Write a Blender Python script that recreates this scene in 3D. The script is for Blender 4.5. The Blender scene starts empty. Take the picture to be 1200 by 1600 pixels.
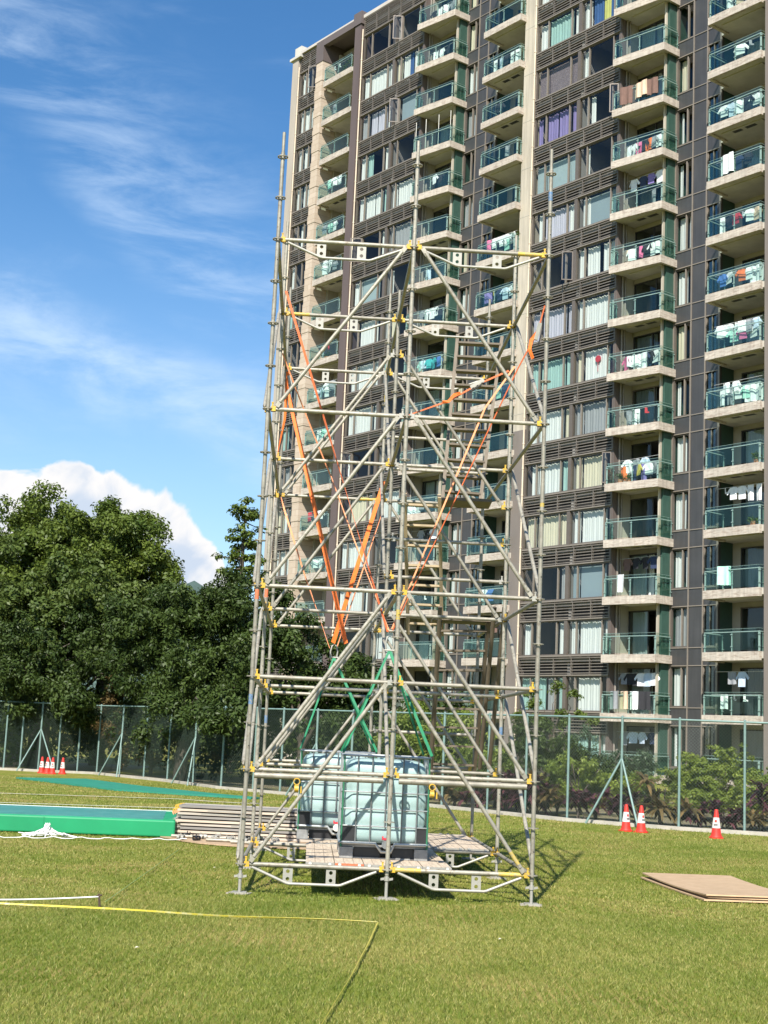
import bpy, math, random
import numpy as np
from math import sin, cos, pi, radians, sqrt, atan2
from mathutils import Vector, Matrix
random.seed(7); rng = np.random.default_rng(7)
SC = bpy.context.scene
COL = SC.collection

# ------------------------------------------------------------------ camera
PITCH, ROLL, FPX = .1588, .0454, 2211.69
cam_d = bpy.data.cameras.new("camera")
cam_d.sensor_fit = 'VERTICAL'; cam_d.sensor_height = 36.0
cam_d.lens = FPX / 1600 * 36.0
cam_d.clip_start = .1; cam_d.clip_end = 6000
cam = bpy.data.objects.new("camera", cam_d); COL.objects.link(cam)
_r = Vector((1, 0, 0)); _u = Vector((0, -sin(PITCH), cos(PITCH))); _f = Vector((0, cos(PITCH), sin(PITCH)))
_r2 = cos(ROLL) * _r + sin(ROLL) * _u; _u2 = -sin(ROLL) * _r + cos(ROLL) * _u
_M = Matrix((_r2, _u2, -_f)).transposed().to_4x4(); _M.translation = Vector((0, 0, 1.7))
cam.matrix_world = _M
SC.camera = cam

# ------------------------------------------------------------------ light
SUN_EL, SUN_AZ = radians(45), radians(192)      # azimuth clockwise from +Y: behind the camera, a little left
sun_vec = Vector((sin(SUN_AZ) * cos(SUN_EL), cos(SUN_AZ) * cos(SUN_EL), sin(SUN_EL)))
sd = bpy.data.lights.new("sun", 'SUN'); sd.energy = 5.0; sd.angle = radians(.5); sd.color = (1, .95, .86)
so = bpy.data.objects.new("sun", sd); COL.objects.link(so)
so.rotation_euler = (-sun_vec).to_track_quat('-Z', 'Y').to_euler(); so.location = (-10, -20, 40)

SC.view_settings.view_transform = 'Standard'; SC.view_settings.look = 'None'
SC.view_settings.exposure = 0.75; SC.view_settings.gamma = 1.0
SC.view_settings.use_curve_mapping = False
SC.cycles.max_bounces = 6; SC.cycles.transparent_max_bounces = 16; SC.cycles.diffuse_bounces = 3
SC.cycles.glossy_bounces = 3; SC.cycles.caustics_reflective = False; SC.cycles.caustics_refractive = False

# ------------------------------------------------------------------ sky (with real-direction clouds)
W = bpy.data.worlds.new("World"); SC.world = W; W.use_nodes = True
nt = W.node_tree; N = nt.nodes; L = nt.links; N.clear()
def nd(t, **k):
    n = N.new(t)
    for a, b in k.items(): setattr(n, a, b)
    return n
def mth(op, a, b=None, clamp=False):
    n = nd('ShaderNodeMath', operation=op); n.use_clamp = clamp
    for i, v in enumerate((a, b)):
        if v is None: continue
        if isinstance(v, (int, float)): n.inputs[i].default_value = v
        else: L.new(v, n.inputs[i])
    return n.outputs[0]
def ss(x, lo, hi):                                   # smoothstep
    n = nd('ShaderNodeMapRange', interpolation_type='SMOOTHSTEP')
    L.new(x, n.inputs['Value']); n.inputs['From Min'].default_value = lo; n.inputs['From Max'].default_value = hi
    return n.outputs[0]
sky = nd('ShaderNodeTexSky', sky_type='NISHITA'); sky.sun_disc = False
sky.sun_elevation = SUN_EL; sky.sun_rotation = SUN_AZ
sky.altitude = 50; sky.air_density = 1.0; sky.dust_density = .35; sky.ozone_density = 2.2
tc = nd('ShaderNodeTexCoord'); sep = nd('ShaderNodeSeparateXYZ'); L.new(tc.outputs['Generated'], sep.inputs[0])
dx, dy, dz = sep.outputs
az = mth('ARCTAN2', dx, dy)
el = mth('ARCSINE', dz)
comb = nd('ShaderNodeCombineXYZ'); L.new(az, comb.inputs[0]); L.new(el, comb.inputs[1])
def noise(scale, detail=8, rough=.6, rot=0, sc=(1, 1, 1), dist=0):
    m = nd('ShaderNodeMapping'); m.inputs['Rotation'].default_value = (0, 0, rot); m.inputs['Scale'].default_value = sc
    L.new(comb.outputs[0], m.inputs[0])
    n = nd('ShaderNodeTexNoise'); n.inputs['Scale'].default_value = scale; n.inputs['Detail'].default_value = detail
    n.inputs['Roughness'].default_value = rough; n.inputs['Distortion'].default_value = dist
    L.new(m.outputs[0], n.inputs['Vector']); return n.outputs['Fac']
def line_mask(a0, e0, a1, e1, w0, w1):
    # soft band round the line through two sky directions (azimuth, elevation)
    d = sqrt((a1 - a0) ** 2 + (e1 - e0) ** 2); nx, ny = -(e1 - e0) / d, (a1 - a0) / d
    s = mth('ADD', mth('MULTIPLY', mth('SUBTRACT', az, a0), nx), mth('MULTIPLY', mth('SUBTRACT', el, e0), ny))
    return s
# cirrus
wob = mth('MULTIPLY', mth('SUBTRACT', noise(7, 5, .55), .5), .09)
s1 = mth('ADD', line_mask(-.30, .45, -.13, .31, 0, 0), wob)
b1 = mth('MULTIPLY', ss(s1, -.045, .0), mth('SUBTRACT', 1.0, ss(s1, .0, .12)))
f1 = ss(noise(6, 9, .62, rot=.75, sc=(1.2, 5, 1), dist=.4), .38, .75)
s2 = mth('ADD', line_mask(-.30, .26, -.10, .205, 0, 0), wob)
b2 = mth('MULTIPLY', ss(s2, -.04, .005), mth('SUBTRACT', 1.0, ss(s2, .01, .06)))
f2 = ss(noise(9, 9, .62, rot=.25, sc=(1, 3, 1), dist=.3), .30, .72)
gen = mth('MULTIPLY', ss(noise(4, 8, .6, rot=.5, sc=(1, 2.6, 1), dist=.6), .48, .9), .35)
cir = mth('MAXIMUM', mth('MULTIPLY', mth('MULTIPLY', b1, f1), .55), mth('MULTIPLY', mth('MULTIPLY', b2, f2), .75))
cir = mth('MAXIMUM', cir, gen)
# cumulus bank low in the sky
lum = noise(30, 5, .5, dist=.5); big = noise(9, 4, .5)
top = nd('ShaderNodeMapRange'); L.new(az, top.inputs['Value'])
cv = nd('ShaderNodeFloatCurve'); cu = cv.mapping.curves[0]
azn = mth('MULTIPLY', mth('ADD', az, .40), 1 / .8)     # az -.4...4 -> 0..1
L.new(azn, cv.inputs['Value'])
pts = [(0, .70), (.10, .78), (.16, .86), (.215, .89), (.255, .895), (.283, .865), (.306, .825), (.33, .755), (.35, .68), (.366, .58), (.385, .42), (.42, .38), (.6, .5), (.8, .62), (1, .4)]
while len(cu.points) < len(pts): cu.points.new(.5, .5)
for p, (x, y) in zip(cu.points, pts): p.location = (x, y); p.handle_type = 'AUTO'
cv.mapping.update()
topel = mth('MULTIPLY', cv.outputs[0], .2)             # 0..1 -> 0...2 rad of elevation
h = mth('SUBTRACT', topel, el)
h = mth('ADD', h, mth('MULTIPLY', mth('SUBTRACT', lum, .5), .055))
h = mth('ADD', h, mth('MULTIPLY', mth('SUBTRACT', big, .5), .014))
cum = mth('MULTIPLY', ss(h, .0, .007), mth('SUBTRACT', 1.0, mth('MULTIPLY', ss(h, .05, .12), .55)))
cum = mth('MULTIPLY', cum, ss(el, .0, .05))
bg = nd('ShaderNodeBackground'); bg.inputs['Strength'].default_value = .10
hs = nd('ShaderNodeHueSaturation'); hs.inputs['Saturation'].default_value = 1.28; L.new(sky.outputs[0], hs.inputs['Color'])
m0 = nd('ShaderNodeMix', data_type='RGBA'); L.new(mth('MULTIPLY', mth('SUBTRACT', 1.0, ss(el, .08, .40)), .34), m0.inputs['Factor']); L.new(hs.outputs[0], m0.inputs['A']); m0.inputs['B'].default_value = (3.6, 4.8, 6.3, 1)
m1 = nd('ShaderNodeMix', data_type='RGBA'); L.new(cir, m1.inputs['Factor']); L.new(m0.outputs['Result'], m1.inputs['A'])
m1.inputs['B'].default_value = (4.4, 5.5, 6.9, 1)
shade = nd('ShaderNodeMix', data_type='RGBA'); L.new(ss(mth('ADD', h, mth('MULTIPLY', mth('SUBTRACT', lum, .5), .16)), .0, .06), shade.inputs['Factor'])
shade.inputs['A'].default_value = (6.1, 6.0, 5.95, 1); shade.inputs['B'].default_value = (3.9, 4.5, 5.4, 1)
m2 = nd('ShaderNodeMix', data_type='RGBA'); L.new(cum, m2.inputs['Factor']); L.new(m1.outputs['Result'], m2.inputs['A']); L.new(shade.outputs['Result'], m2.inputs['B'])
L.new(m2.outputs['Result'], bg.inputs['Color'])
out = nd('ShaderNodeOutputWorld'); L.new(bg.outputs[0], out.inputs[0])

# ------------------------------------------------------------------ materials
MATS = {}
def pm(name, c, rough=.6, metal=0., var=.12, scale=6., bump=0., c2=None, mix=(.45, .6), stretch=(1, 1, 1), spec=.5, streak=0., coat=0.):
    """Principled material whose colour wanders with noise; c2 = a second colour (dirt, wear) in patches."""
    if name in MATS: return MATS[name]
    m = bpy.data.materials.new(name); m.use_nodes = True; t = m.node_tree; b = t.nodes['Principled BSDF']
    b.inputs['Roughness'].default_value = rough; b.inputs['Metallic'].default_value = metal
    b.inputs['Specular IOR Level'].default_value = spec
    if coat: b.inputs['Coat Weight'].default_value = coat
    tc = t.nodes.new('ShaderNodeTexCoord'); mp = t.nodes.new('ShaderNodeMapping'); mp.inputs['Scale'].default_value = stretch
    t.links.new(tc.outputs['Object'], mp.inputs[0])
    n = t.nodes.new('ShaderNodeTexNoise'); n.inputs['Scale'].default_value = scale; n.inputs['Detail'].default_value = 6; n.inputs['Roughness'].default_value = .62
    t.links.new(mp.outputs[0], n.inputs['Vector'])
    r = t.nodes.new('ShaderNodeValToRGB')
    lo = [max(0, v * (1 - var)) for v in c]; hi = [min(1, v * (1 + var)) for v in c]
    r.color_ramp.elements[0].position = .3; r.color_ramp.elements[0].color = (*lo, 1)
    r.color_ramp.elements[1].position = .7; r.color_ramp.elements[1].color = (*hi, 1)
    t.links.new(n.outputs['Fac'], r.inputs[0]); col = r.outputs[0]
    if c2:
        n2 = t.nodes.new('ShaderNodeTexNoise'); n2.inputs['Scale'].default_value = scale * 2.7; n2.inputs['Detail'].default_value = 8; n2.inputs['Roughness'].default_value = .7
        t.links.new(mp.outputs[0], n2.inputs['Vector'])
        r2 = t.nodes.new('ShaderNodeValToRGB'); r2.color_ramp.elements[0].position = mix[0]; r2.color_ramp.elements[1].position = mix[1]
        t.links.new(n2.outputs['Fac'], r2.inputs[0])
        mx = t.nodes.new('ShaderNodeMix'); mx.data_type = 'RGBA'
        t.links.new(r2.outputs[0], mx.inputs['Factor']); t.links.new(col, mx.inputs['A']); mx.inputs['B'].default_value = (*c2, 1)
        col = mx.outputs['Result']
    if streak:                                           # rain streaks and grime running down the face
        m3 = t.nodes.new('ShaderNodeMapping'); m3.inputs['Scale'].default_value = (5, 5, .22); t.links.new(tc.outputs['Object'], m3.inputs[0])
        n3 = t.nodes.new('ShaderNodeTexNoise'); n3.inputs['Scale'].default_value = 1.0; n3.inputs['Detail'].default_value = 7; n3.inputs['Roughness'].default_value = .7
        t.links.new(m3.outputs[0], n3.inputs['Vector'])
        r3 = t.nodes.new('ShaderNodeMapRange'); r3.inputs['From Min'].default_value = .38; r3.inputs['From Max'].default_value = .62; r3.inputs['To Min'].default_value = 1 - streak; r3.inputs['To Max'].default_value = 1.0
        t.links.new(n3.outputs['Fac'], r3.inputs['Value'])
        x3 = t.nodes.new('ShaderNodeMix'); x3.data_type = 'RGBA'; x3.blend_type = 'MULTIPLY'; x3.inputs['Factor'].default_value = 1
        t.links.new(col, x3.inputs['A']); t.links.new(r3.outputs[0], x3.inputs['B']); col = x3.outputs['Result']
    t.links.new(col, b.inputs['Base Color'])
    if bump:
        bp = t.nodes.new('ShaderNodeBump'); bp.inputs['Strength'].default_value = bump; bp.inputs['Distance'].default_value = .01
        t.links.new(n.outputs['Fac'], bp.inputs['Height']); t.links.new(bp.outputs[0], b.inputs['Normal'])
    MATS[name] = m; return m
def glass(name, tint, refl=.10, gcol=(1, 1, 1), rough=.02, tomax=.35):
    if name in MATS: return MATS[name]
    m = bpy.data.materials.new(name); m.use_nodes = True; t = m.node_tree; t.nodes.clear()
    o = t.nodes.new('ShaderNodeOutputMaterial'); tr = t.nodes.new('ShaderNodeBsdfTransparent'); tr.inputs[0].default_value = (*tint, 1)
    g = t.nodes.new('ShaderNodeBsdfGlossy'); g.inputs['Roughness'].default_value = rough; g.inputs[0].default_value = (*gcol, 1)
    lw = t.nodes.new('ShaderNodeLayerWeight'); lw.inputs[0].default_value = .35
    tc = t.nodes.new('ShaderNodeTexCoord'); nz = t.nodes.new('ShaderNodeTexNoise'); nz.inputs['Scale'].default_value = .9
    t.links.new(tc.outputs['Object'], nz.inputs['Vector'])
    bp = t.nodes.new('ShaderNodeBump'); bp.inputs['Strength'].default_value = .06; bp.inputs['Distance'].default_value = .2
    t.links.new(nz.outputs[0], bp.inputs['Height']); t.links.new(bp.outputs[0], g.inputs['Normal'])
    mr = t.nodes.new('ShaderNodeMapRange'); mr.inputs['To Min'].default_value = refl; mr.inputs['To Max'].default_value = tomax
    t.links.new(lw.outputs['Fresnel'], mr.inputs['Value'])
    mx = t.nodes.new('ShaderNodeMixShader'); t.links.new(mr.outputs[0], mx.inputs[0]); t.links.new(tr.outputs[0], mx.inputs[1]); t.links.new(g.outputs[0], mx.inputs[2])
    t.links.new(mx.outputs[0], o.inputs[0]); MATS[name] = m; return m
def leafmat(name, dark, light, trans=.25):
    if name in MATS: return MATS[name]
    m = bpy.data.materials.new(name); m.use_nodes = True; t = m.node_tree; b = t.nodes['Principled BSDF']
    a = t.nodes.new('ShaderNodeAttribute'); a.attribute_name = 'tint'
    r = t.nodes.new('ShaderNodeValToRGB'); r.color_ramp.elements[0].color = (*dark, 1); r.color_ramp.elements[1].color = (*light, 1)
    t.links.new(a.outputs['Fac'], r.inputs[0]); t.links.new(r.outputs[0], b.inputs['Base Color'])
    b.inputs['Roughness'].default_value = .5; b.inputs['Specular IOR Level'].default_value = .28
    tl = t.nodes.new('ShaderNodeBsdfTranslucent')
    hs = t.nodes.new('ShaderNodeHueSaturation'); hs.inputs['Value'].default_value = 1.3; hs.inputs['Hue'].default_value = .49; t.links.new(r.outputs[0], hs.inputs['Color']); t.links.new(hs.outputs[0], tl.inputs[0])
    mx = t.nodes.new('ShaderNodeMixShader'); mx.inputs[0].default_value = trans
    t.links.new(b.outputs[0], mx.inputs[1]); t.links.new(tl.outputs[0], mx.inputs[2])
    t.links.new(mx.outputs[0], t.nodes['Material Output'].inputs[0]); MATS[name] = m; return m

steel = pm('galvanised_steel', (.34, .315, .255), .5, .25, .22, 9, c2=(.20, .165, .12), mix=(.52, .66), bump=.15)
steel2 = pm('weathered_tube', (.28, .26, .21), .52, .25, .25, 7, c2=(.2, .17, .13), mix=(.52, .66), bump=.15)
plate_m = pm('light_zinc', (.37, .355, .31), .5, .3, .12, 12, c2=(.35, .32, .27), mix=(.6, .72))
yellow = pm('yellow_paint', (.60, .37, .03), .5, 0, .18, 14, c2=(.33, .24, .10), mix=(.5, .62))
black_m = pm('black_plastic', (.02, .02, .022), .45, 0, .2, 10)
orange = pm('orange_webbing', (.80, .16, .02), .7, 0, .15, 18)
orange2 = pm('faded_orange_webbing', (.80, .30, .14), .75, 0, .15, 18)
greenw = pm('green_webbing', (.012, .19, .085), .7, 0, .2, 18)
wood = pm('weathered_plank', (.52, .42, .31), .75, 0, .22, 5, c2=(.30, .25, .2), mix=(.5, .7), stretch=(6, .6, 6), bump=.2)
ply = pm('plywood', (.44, .315, .195), .7, 0, .18, 3, c2=(.34, .22, .125), mix=(.45, .7), stretch=(1, 5, 1))
plye = pm('plywood_edge', (.62, .42, .25), .8, 0, .25, 8, stretch=(1, 1, 30))
slabm = pm('travertine_cladding', (.52, .46, .39), .6, 0, .14, 2.2, c2=(.35, .275, .22), mix=(.5, .62), stretch=(.45, .45, 2.6), streak=.22)
cream = pm('cream_render', (.50, .445, .36), .75, 0, .08, 1.5, c2=(.42, .36, .28), mix=(.6, .8), stretch=(1, 1, .25), streak=.25)
soffit = pm('soffit_paint', (.45, .42, .365), .8, 0, .14, 1.2)
beige = pm('beige_wall', (.38, .35, .285), .8, 0, .06, 2)
brownt = pm('brown_tile', (.13, .105, .095), .5, 0, .12, 2, stretch=(1, 1, .3))
greyt = pm('dark_grey_tile', (.058, .057, .058), .38, 0, .12, .9, streak=.2)
greent = pm('green_tile', (.036, .082, .064), .4, 0, .14, 4, stretch=(4, 4, 1))
alu = pm('bronze_aluminium', (.135, .113, .096), .45, .2, .08, 3)
alul = pm('pale_bronze_trim', (.25, .215, .18), .45, .2, .08, 3)
louv = pm('louvre_slat', (.19, .165, .14), .45, .15, .15, 1.5, streak=.2)
dark_m = pm('void_shade', (.02, .019, .018), .8, 0, .1, 2)  # near-black that paints the shade in holes and louvre gaps
room_m = pm('room_plaster', (.28, .27, .25), .9, 0, .05, 1)
frame_w = pm('door_frame', (.05, .048, .047), .45, .2, .1, 4)
railm = pm('rail_steel', (.27, .38, .345), .35, .2, .06, 6)
brick = None
gl_win = glass('window_glass', (.90, .935, .92), .025)
gl_rail = glass('balcony_glass', (.855, .925, .895), .012, (.8, 1, .93), .02, .12)
gl_dark = glass('dark_door_glass', (.60, .68, .67), .04)
fence_g = pm('fence_paint', (.17, .255, .23), .5, .1, .15, 6, c2=(.28, .33, .30), mix=(.6, .75))
wire_m = pm('chain_link_shaded', (.045, .075, .055), .6, .1, .15, 3); wire_l = pm('chain_link_lit', (.15, .19, .165), .5, .2, .15, 3)  # one wire in two colours: tree shade painted left, sunlight painted right
concrete = pm('kerb_concrete', (.40, .37, .31), .9, 0, .15, 4, c2=(.25, .22, .17), mix=(.55, .7))

# ------------------------------------------------------------------ mesh builder
class MB:
    def __init__(s): s.v = []; s.f = []; s.m = []; s.sm = []
    def add(s, vs, fs, m=0, smooth=False):
        o = len(s.v); s.v += [tuple(v) for v in vs]
        for f in fs: s.f.append(tuple(o + i for i in f)); s.m.append(m); s.sm.append(smooth)
    def box(s, x0, x1, y0, y1, z0, z1, m=0):
        s.add([(x0, y0, z0), (x1, y0, z0), (x1, y1, z0), (x0, y1, z0), (x0, y0, z1), (x1, y0, z1), (x1, y1, z1), (x0, y1, z1)],
              [(0, 3, 2, 1), (4, 5, 6, 7), (0, 1, 5, 4), (1, 2, 6, 5), (2, 3, 7, 6), (3, 0, 4, 7)], m)
    def obox(s, c, ax, ay, az_, m=0):
        c = Vector(c); ax = Vector(ax); ay = Vector(ay); az_ = Vector(az_)
        vs = [c + i * ax + j * ay + k * az_ for k in (-1, 1) for i, j in ((-1, -1), (1, -1), (1, 1), (-1, 1))]
        s.add(vs, [(0, 3, 2, 1), (4, 5, 6, 7), (0, 1, 5, 4), (1, 2, 6, 5), (2, 3, 7, 6), (3, 0, 4, 7)], m)
    def prism(s, poly, z0, z1, m=0):
        n = len(poly)
        vs = [(x, y, z0) for x, y in poly] + [(x, y, z1) for x, y in poly]
        s.add(vs, [tuple(range(n - 1, -1, -1)), tuple(range(n, 2 * n))] + [(i, (i + 1) % n, n + (i + 1) % n, n + i) for i in range(n)], m)
    def path(s, pts, r, n=8, m=0, cap=True, smooth=True):
        pts = [Vector(p) for p in pts]; rs = r if isinstance(r, (list, tuple)) else [r] * len(pts)
        vs = []; fs = []; k = len(pts); up = None
        for i, p in enumerate(pts):
            d = (pts[min(i + 1, k - 1)] - pts[max(i - 1, 0)]).normalized()
            if up is None: up = Vector((0, 0, 1)) if abs(d.z) < .9 else Vector((1, 0, 0))
            a = d.cross(up).normalized(); b = d.cross(a).normalized(); up = -b if False else up
            for j in range(n):
                t = 2 * pi * j / n; vs.append(p + rs[i] * (cos(t) * a + sin(t) * b))
        for i in range(k - 1):
            for j in range(n):
                fs.append((i * n + j, i * n + (j + 1) % n, (i + 1) * n + (j + 1) % n, (i + 1) * n + j))
        s.add(vs, fs, m, smooth)
        if cap:
            s.add(vs[:n], [tuple(range(n - 1, -1, -1))], m); s.add(vs[-n:], [tuple(range(n))], m)
    def tube(s, p, q, r, n=8, m=0): s.path([p, q], r, n, m)
    def ribbon(s, pts, w, t=.004, m=0, side=None, twist=0):
        pts = [Vector(p) for p in pts]; k = len(pts); vs = []; fs = []
        for i, p in enumerate(pts):
            d = (pts[min(i + 1, k - 1)] - pts[max(i - 1, 0)]).normalized()
            a = (Vector(side) if side else Vector((1, 0, 0))); a = (a - a.dot(d) * d).normalized(); b = d.cross(a)
            th = twist * i / max(1, k - 1); a, b = cos(th) * a + sin(th) * b, -sin(th) * a + cos(th) * b
            vs += [p + a * w / 2 + b * t / 2, p - a * w / 2 + b * t / 2, p - a * w / 2 - b * t / 2, p + a * w / 2 - b * t / 2]
        for i in range(k - 1):
            for j in range(4): fs.append((i * 4 + j, i * 4 + (j + 1) % 4, i * 4 + 4 + (j + 1) % 4, i * 4 + 4 + j))
        fs += [(3, 2, 1, 0), tuple(4 * (k - 1) + j for j in range(4))]
        s.add(vs, fs, m)
    def build(s, name, mats, parent=None, loc=None):
        me = bpy.data.meshes.new(name); me.from_pydata(s.v, [], s.f)
        for mt in (mats if isinstance(mats, (list, tuple)) else [mats]): me.materials.append(mt)
        me.polygons.foreach_set('material_index', s.m); me.polygons.foreach_set('use_smooth', s.sm); me.update()
        o = bpy.data.objects.new(name, me); COL.objects.link(o)
        if parent: o.parent = parent
        if loc: o.location = loc
        return o
def tag(o, label=None, cat=None, group=None, kind=None):
    if label: o['label'] = label
    if cat: o['category'] = cat
    if group: o['group'] = group
    if kind: o['kind'] = kind
    return o
def empty(name, loc, rz, label, cat, group=None):
    o = bpy.data.objects.new(name, None); COL.objects.link(o); o.location = loc; o.rotation_euler = (0, 0, rz)
    o.empty_display_size = .3
    return tag(o, label, cat, group)
def np_mesh(name, V, F, mats, parent=None, tint=None, smooth=False, mi=None):
    V = np.asarray(V, np.float32); F = np.asarray(F, np.int32); k = F.shape[1]
    me = bpy.data.meshes.new(name); me.vertices.add(len(V)); me.vertices.foreach_set('co', V.ravel())
    me.loops.add(F.size); me.loops.foreach_set('vertex_index', F.ravel())
    me.polygons.add(len(F)); me.polygons.foreach_set('loop_start', np.arange(0, F.size, k, dtype=np.int32))
    try: me.polygons.foreach_set('loop_total', np.full(len(F), k, np.int32))
    except Exception: pass
    if tint is not None:
        a = me.attributes.new('tint', 'FLOAT', 'POINT'); a.data.foreach_set('value', np.asarray(tint, np.float32))
    for m in (mats if isinstance(mats, (list, tuple)) else [mats]): me.materials.append(m)
    if mi is not None: me.polygons.foreach_set('material_index', mi)
    me.update(calc_edges=True); me.validate()
    o = bpy.data.objects.new(name, me); COL.objects.link(o)
    if parent: o.parent = parent
    return o
def copy_tree(o, parent=None):
    c = o.copy(); COL.objects.link(c)
    if parent is not None: c.parent = parent
    for ch in o.children: copy_tree(ch, c)
    return c

# ================================================================== GROUND
def ground_mat():
    m = bpy.data.materials.new('lawn'); m.use_nodes = True; t = m.node_tree; b = t.nodes['Principled BSDF']
    tc = t.nodes.new('ShaderNodeTexCoord')
    def nz(s, d=6, st=(1, 1, 1), r=.6):
        mp = t.nodes.new('ShaderNodeMapping'); mp.inputs['Scale'].default_value = st; t.links.new(tc.outputs['Object'], mp.inputs[0])
        n = t.nodes.new('ShaderNodeTexNoise'); n.inputs['Scale'].default_value = s; n.inputs['Detail'].default_value = d; n.inputs['Roughness'].default_value = r
        t.links.new(mp.outputs[0], n.inputs['Vector']); return n.outputs['Fac']
    def ramp(f, *st):
        r = t.nodes.new('ShaderNodeValToRGB'); e = r.color_ramp.elements
        while len(e) < len(st): e.new(.5)
        for q, (p, c) in zip(e, st): q.position = p; q.color = (*c, 1)
        t.links.new(f, r.inputs[0]); return r.outputs[0]
    big = ramp(nz(.55, 5), (.30, (.125, .168, .025)), (.46, (.178, .20, .035)), (.64, (.285, .235, .085)))
    mid = ramp(nz(5, 6), (.3, (.62, .68, .6)), (.7, (1.28, 1.22, 1.2)))
    fin = ramp(nz(60, 4, (1, 1, 1), .8), (.3, (.45, .5, .4)), (.7, (1.5, 1.4, 1.3)))
    def mul(a, c):
        x = t.nodes.new('ShaderNodeMix'); x.data_type = 'RGBA'; x.blend_type = 'MULTIPLY'; x.inputs['Factor'].default_value = 1
        t.links.new(a, x.inputs['A']); t.links.new(c, x.inputs['B']); return x.outputs['Result']
    c = mul(mul(big, mid), fin)
    t.links.new(c, b.inputs['Base Color']); b.inputs['Roughness'].default_value = .85; b.inputs['Specular IOR Level'].default_value = .2
    bp = t.nodes.new('ShaderNodeBump'); bp.inputs['Strength'].default_value = .55; bp.inputs['Distance'].default_value = .02
    t.links.new(nz(45, 5, (1, 1, 1), .8), bp.inputs['Height']); t.links.new(bp.outputs[0], b.inputs['Normal'])
    return m
lawn_m = ground_mat()
g = MB()
xs = [-1500, -300, -80, -30, -12, 0, 12, 30, 80, 300, 1500]; ys = [-800, -100, 0, 10, 20, 30, 45, 60, 90, 200, 600, 2500]
vs = [(x, y, 0) for y in ys for x in xs]; nx = len(xs)
g.add(vs, [(j * nx + i, j * nx + i + 1, (j + 1) * nx + i + 1, (j + 1) * nx + i) for j in range(len(ys) - 1) for i in range(nx - 1)])
tag(g.build('ground', lawn_m), kind='structure')

# grass blades over the near part of the lawn
def blades(n, y0, y1, hmin, hmax, w):
    u = rng.random(n); y = y0 + (y1 - y0) * u ** .8 if False else y0 + (y1 - y0) * u
    half = 1.6 + .30 * y
    x = (rng.random(n) * 2 - 1) * half
    # tufts: pull blades towards tuft centres
    cx = np.round(x / .09) * .09; cy = np.round(y / .09) * .09
    hsh = np.sin(cx * 127.1 + cy * 311.7) * 43758.5; hsh -= np.floor(hsh)
    x = x * .8 + .2 * (cx + (hsh - .5) * .08); 
    a = rng.random(n) * 2 * pi; h = hmin + (hmax - hmin) * rng.random(n) * (.6 + .6 * hsh); lean = (rng.random(n) * .9 + .2) * h
    ww = w * (.6 + .8 * rng.random(n))
    b = rng.random(n) * 2 * pi
    V = np.empty((n, 3, 3), np.float32)
    V[:, 0] = np.stack([x - cos_(a) * ww, y - sin_(a) * ww, np.zeros(n)], 1)
    V[:, 1] = np.stack([x + cos_(a) * ww, y + sin_(a) * ww, np.zeros(n)], 1)
    V[:, 2] = np.stack([x + cos_(b) * lean, y + sin_(b) * lean, h], 1)
    patch = np.sin(x * .9 + 1.3 * np.sin(y * .7)) * .35 + np.sin(y * 1.1 + x * .4) * .35 + np.sin(x * 3.1 + 2 * np.sin(y * 2.3)) * .3 + np.sin(y * 4.3 + 1.7 * np.sin(x * 2.9)) * .3
    dry = rng.random(n) < (.20 + .17 * patch)
    t = np.clip(.22 + .44 * (rng.random(n) - .5) + .10 * patch + np.where(dry, .55, 0), 0, 1)
    return V.reshape(-1, 3), np.repeat(t, 3)
cos_ = np.cos; sin_ = np.sin
V1, t1 = blades(460000, 7.0, 15.0, .014, .034, .0030)
V2, t2 = blades(260000, 15.0, 28.0, .014, .034, .0050)
V3, t3 = blades(90000, 28.0, 46.0, .018, .04, .009)
V = np.concatenate([V1, V2, V3]); T = np.concatenate([t1, t2, t3]); F = np.arange(len(V)).reshape(-1, 3)
grass_m = leafmat('grass_blade', (.122, .185, .015), (.48, .415, .145), .35)
tag(np_mesh('grass', V, F, grass_m, tint=T), 'short mown grass of the playing field, green with dry straw blades', 'grass', kind='stuff')

def strip(name, pts, w, z, m, label=None, cat=None, kind=None):
    mb = MB(); vs = []
    for i, p in enumerate(pts):
        a = Vector(pts[max(i - 1, 0)]); c = Vector(pts[min(i + 1, len(pts) - 1)]); d = (c - a).normalized(); n = Vector((-d.y, d.x))
        for sgn in (1, -1): vs.append((p[0] + sgn * n.x * w / 2, p[1] + sgn * n.y * w / 2, z))
    mb.add(vs, [(2 * i, 2 * i + 1, 2 * i + 3, 2 * i + 2) for i in range(len(pts) - 1)])
    return tag(mb.build(name, m), label, cat, kind=kind)
white_line = pm('line_paint', (.72, .72, .66), .9, 0, .2, 12, c2=(.2, .22, .09), mix=(.6, .75))
strip('field_marking', [(-12, 33.4), (-8.78, 34.2), (-4.76, 35.3), (-3.84, 34.85), (-2.6, 34.6)], .09, .03, white_line, kind='structure')
strip('field_marking', [(-11, 29.4), (-7.75, 30.27), (-4.2, 31.23), (-1.6, 31.9)], .09, .03, white_line, kind='structure')

# far hill
hm = MB(); vs = []
K = 40
for i in range(K + 1):
    x = -700 + 900 * i / K
    h = 62 + 40 * math.exp(-((x + 150) / 110) ** 2) + 14 * sin(i * .8) + 6 * sin(i * 2.1)
    for (yy, zz) in ((900, -2), (960, h * .52), (1040, h * .93), (1300, -2)): vs.append((x, yy, zz))
hm.add(vs, [(i * 4 + j, i * 4 + 4 + j, i * 4 + 5 + j, i * 4 + 1 + j) for i in range(K) for j in range(3)], smooth=True)
tag(hm.build('hill', pm('hill_forest', (.055, .09, .075), .9, 0, .3, .05)), kind='structure')

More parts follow.
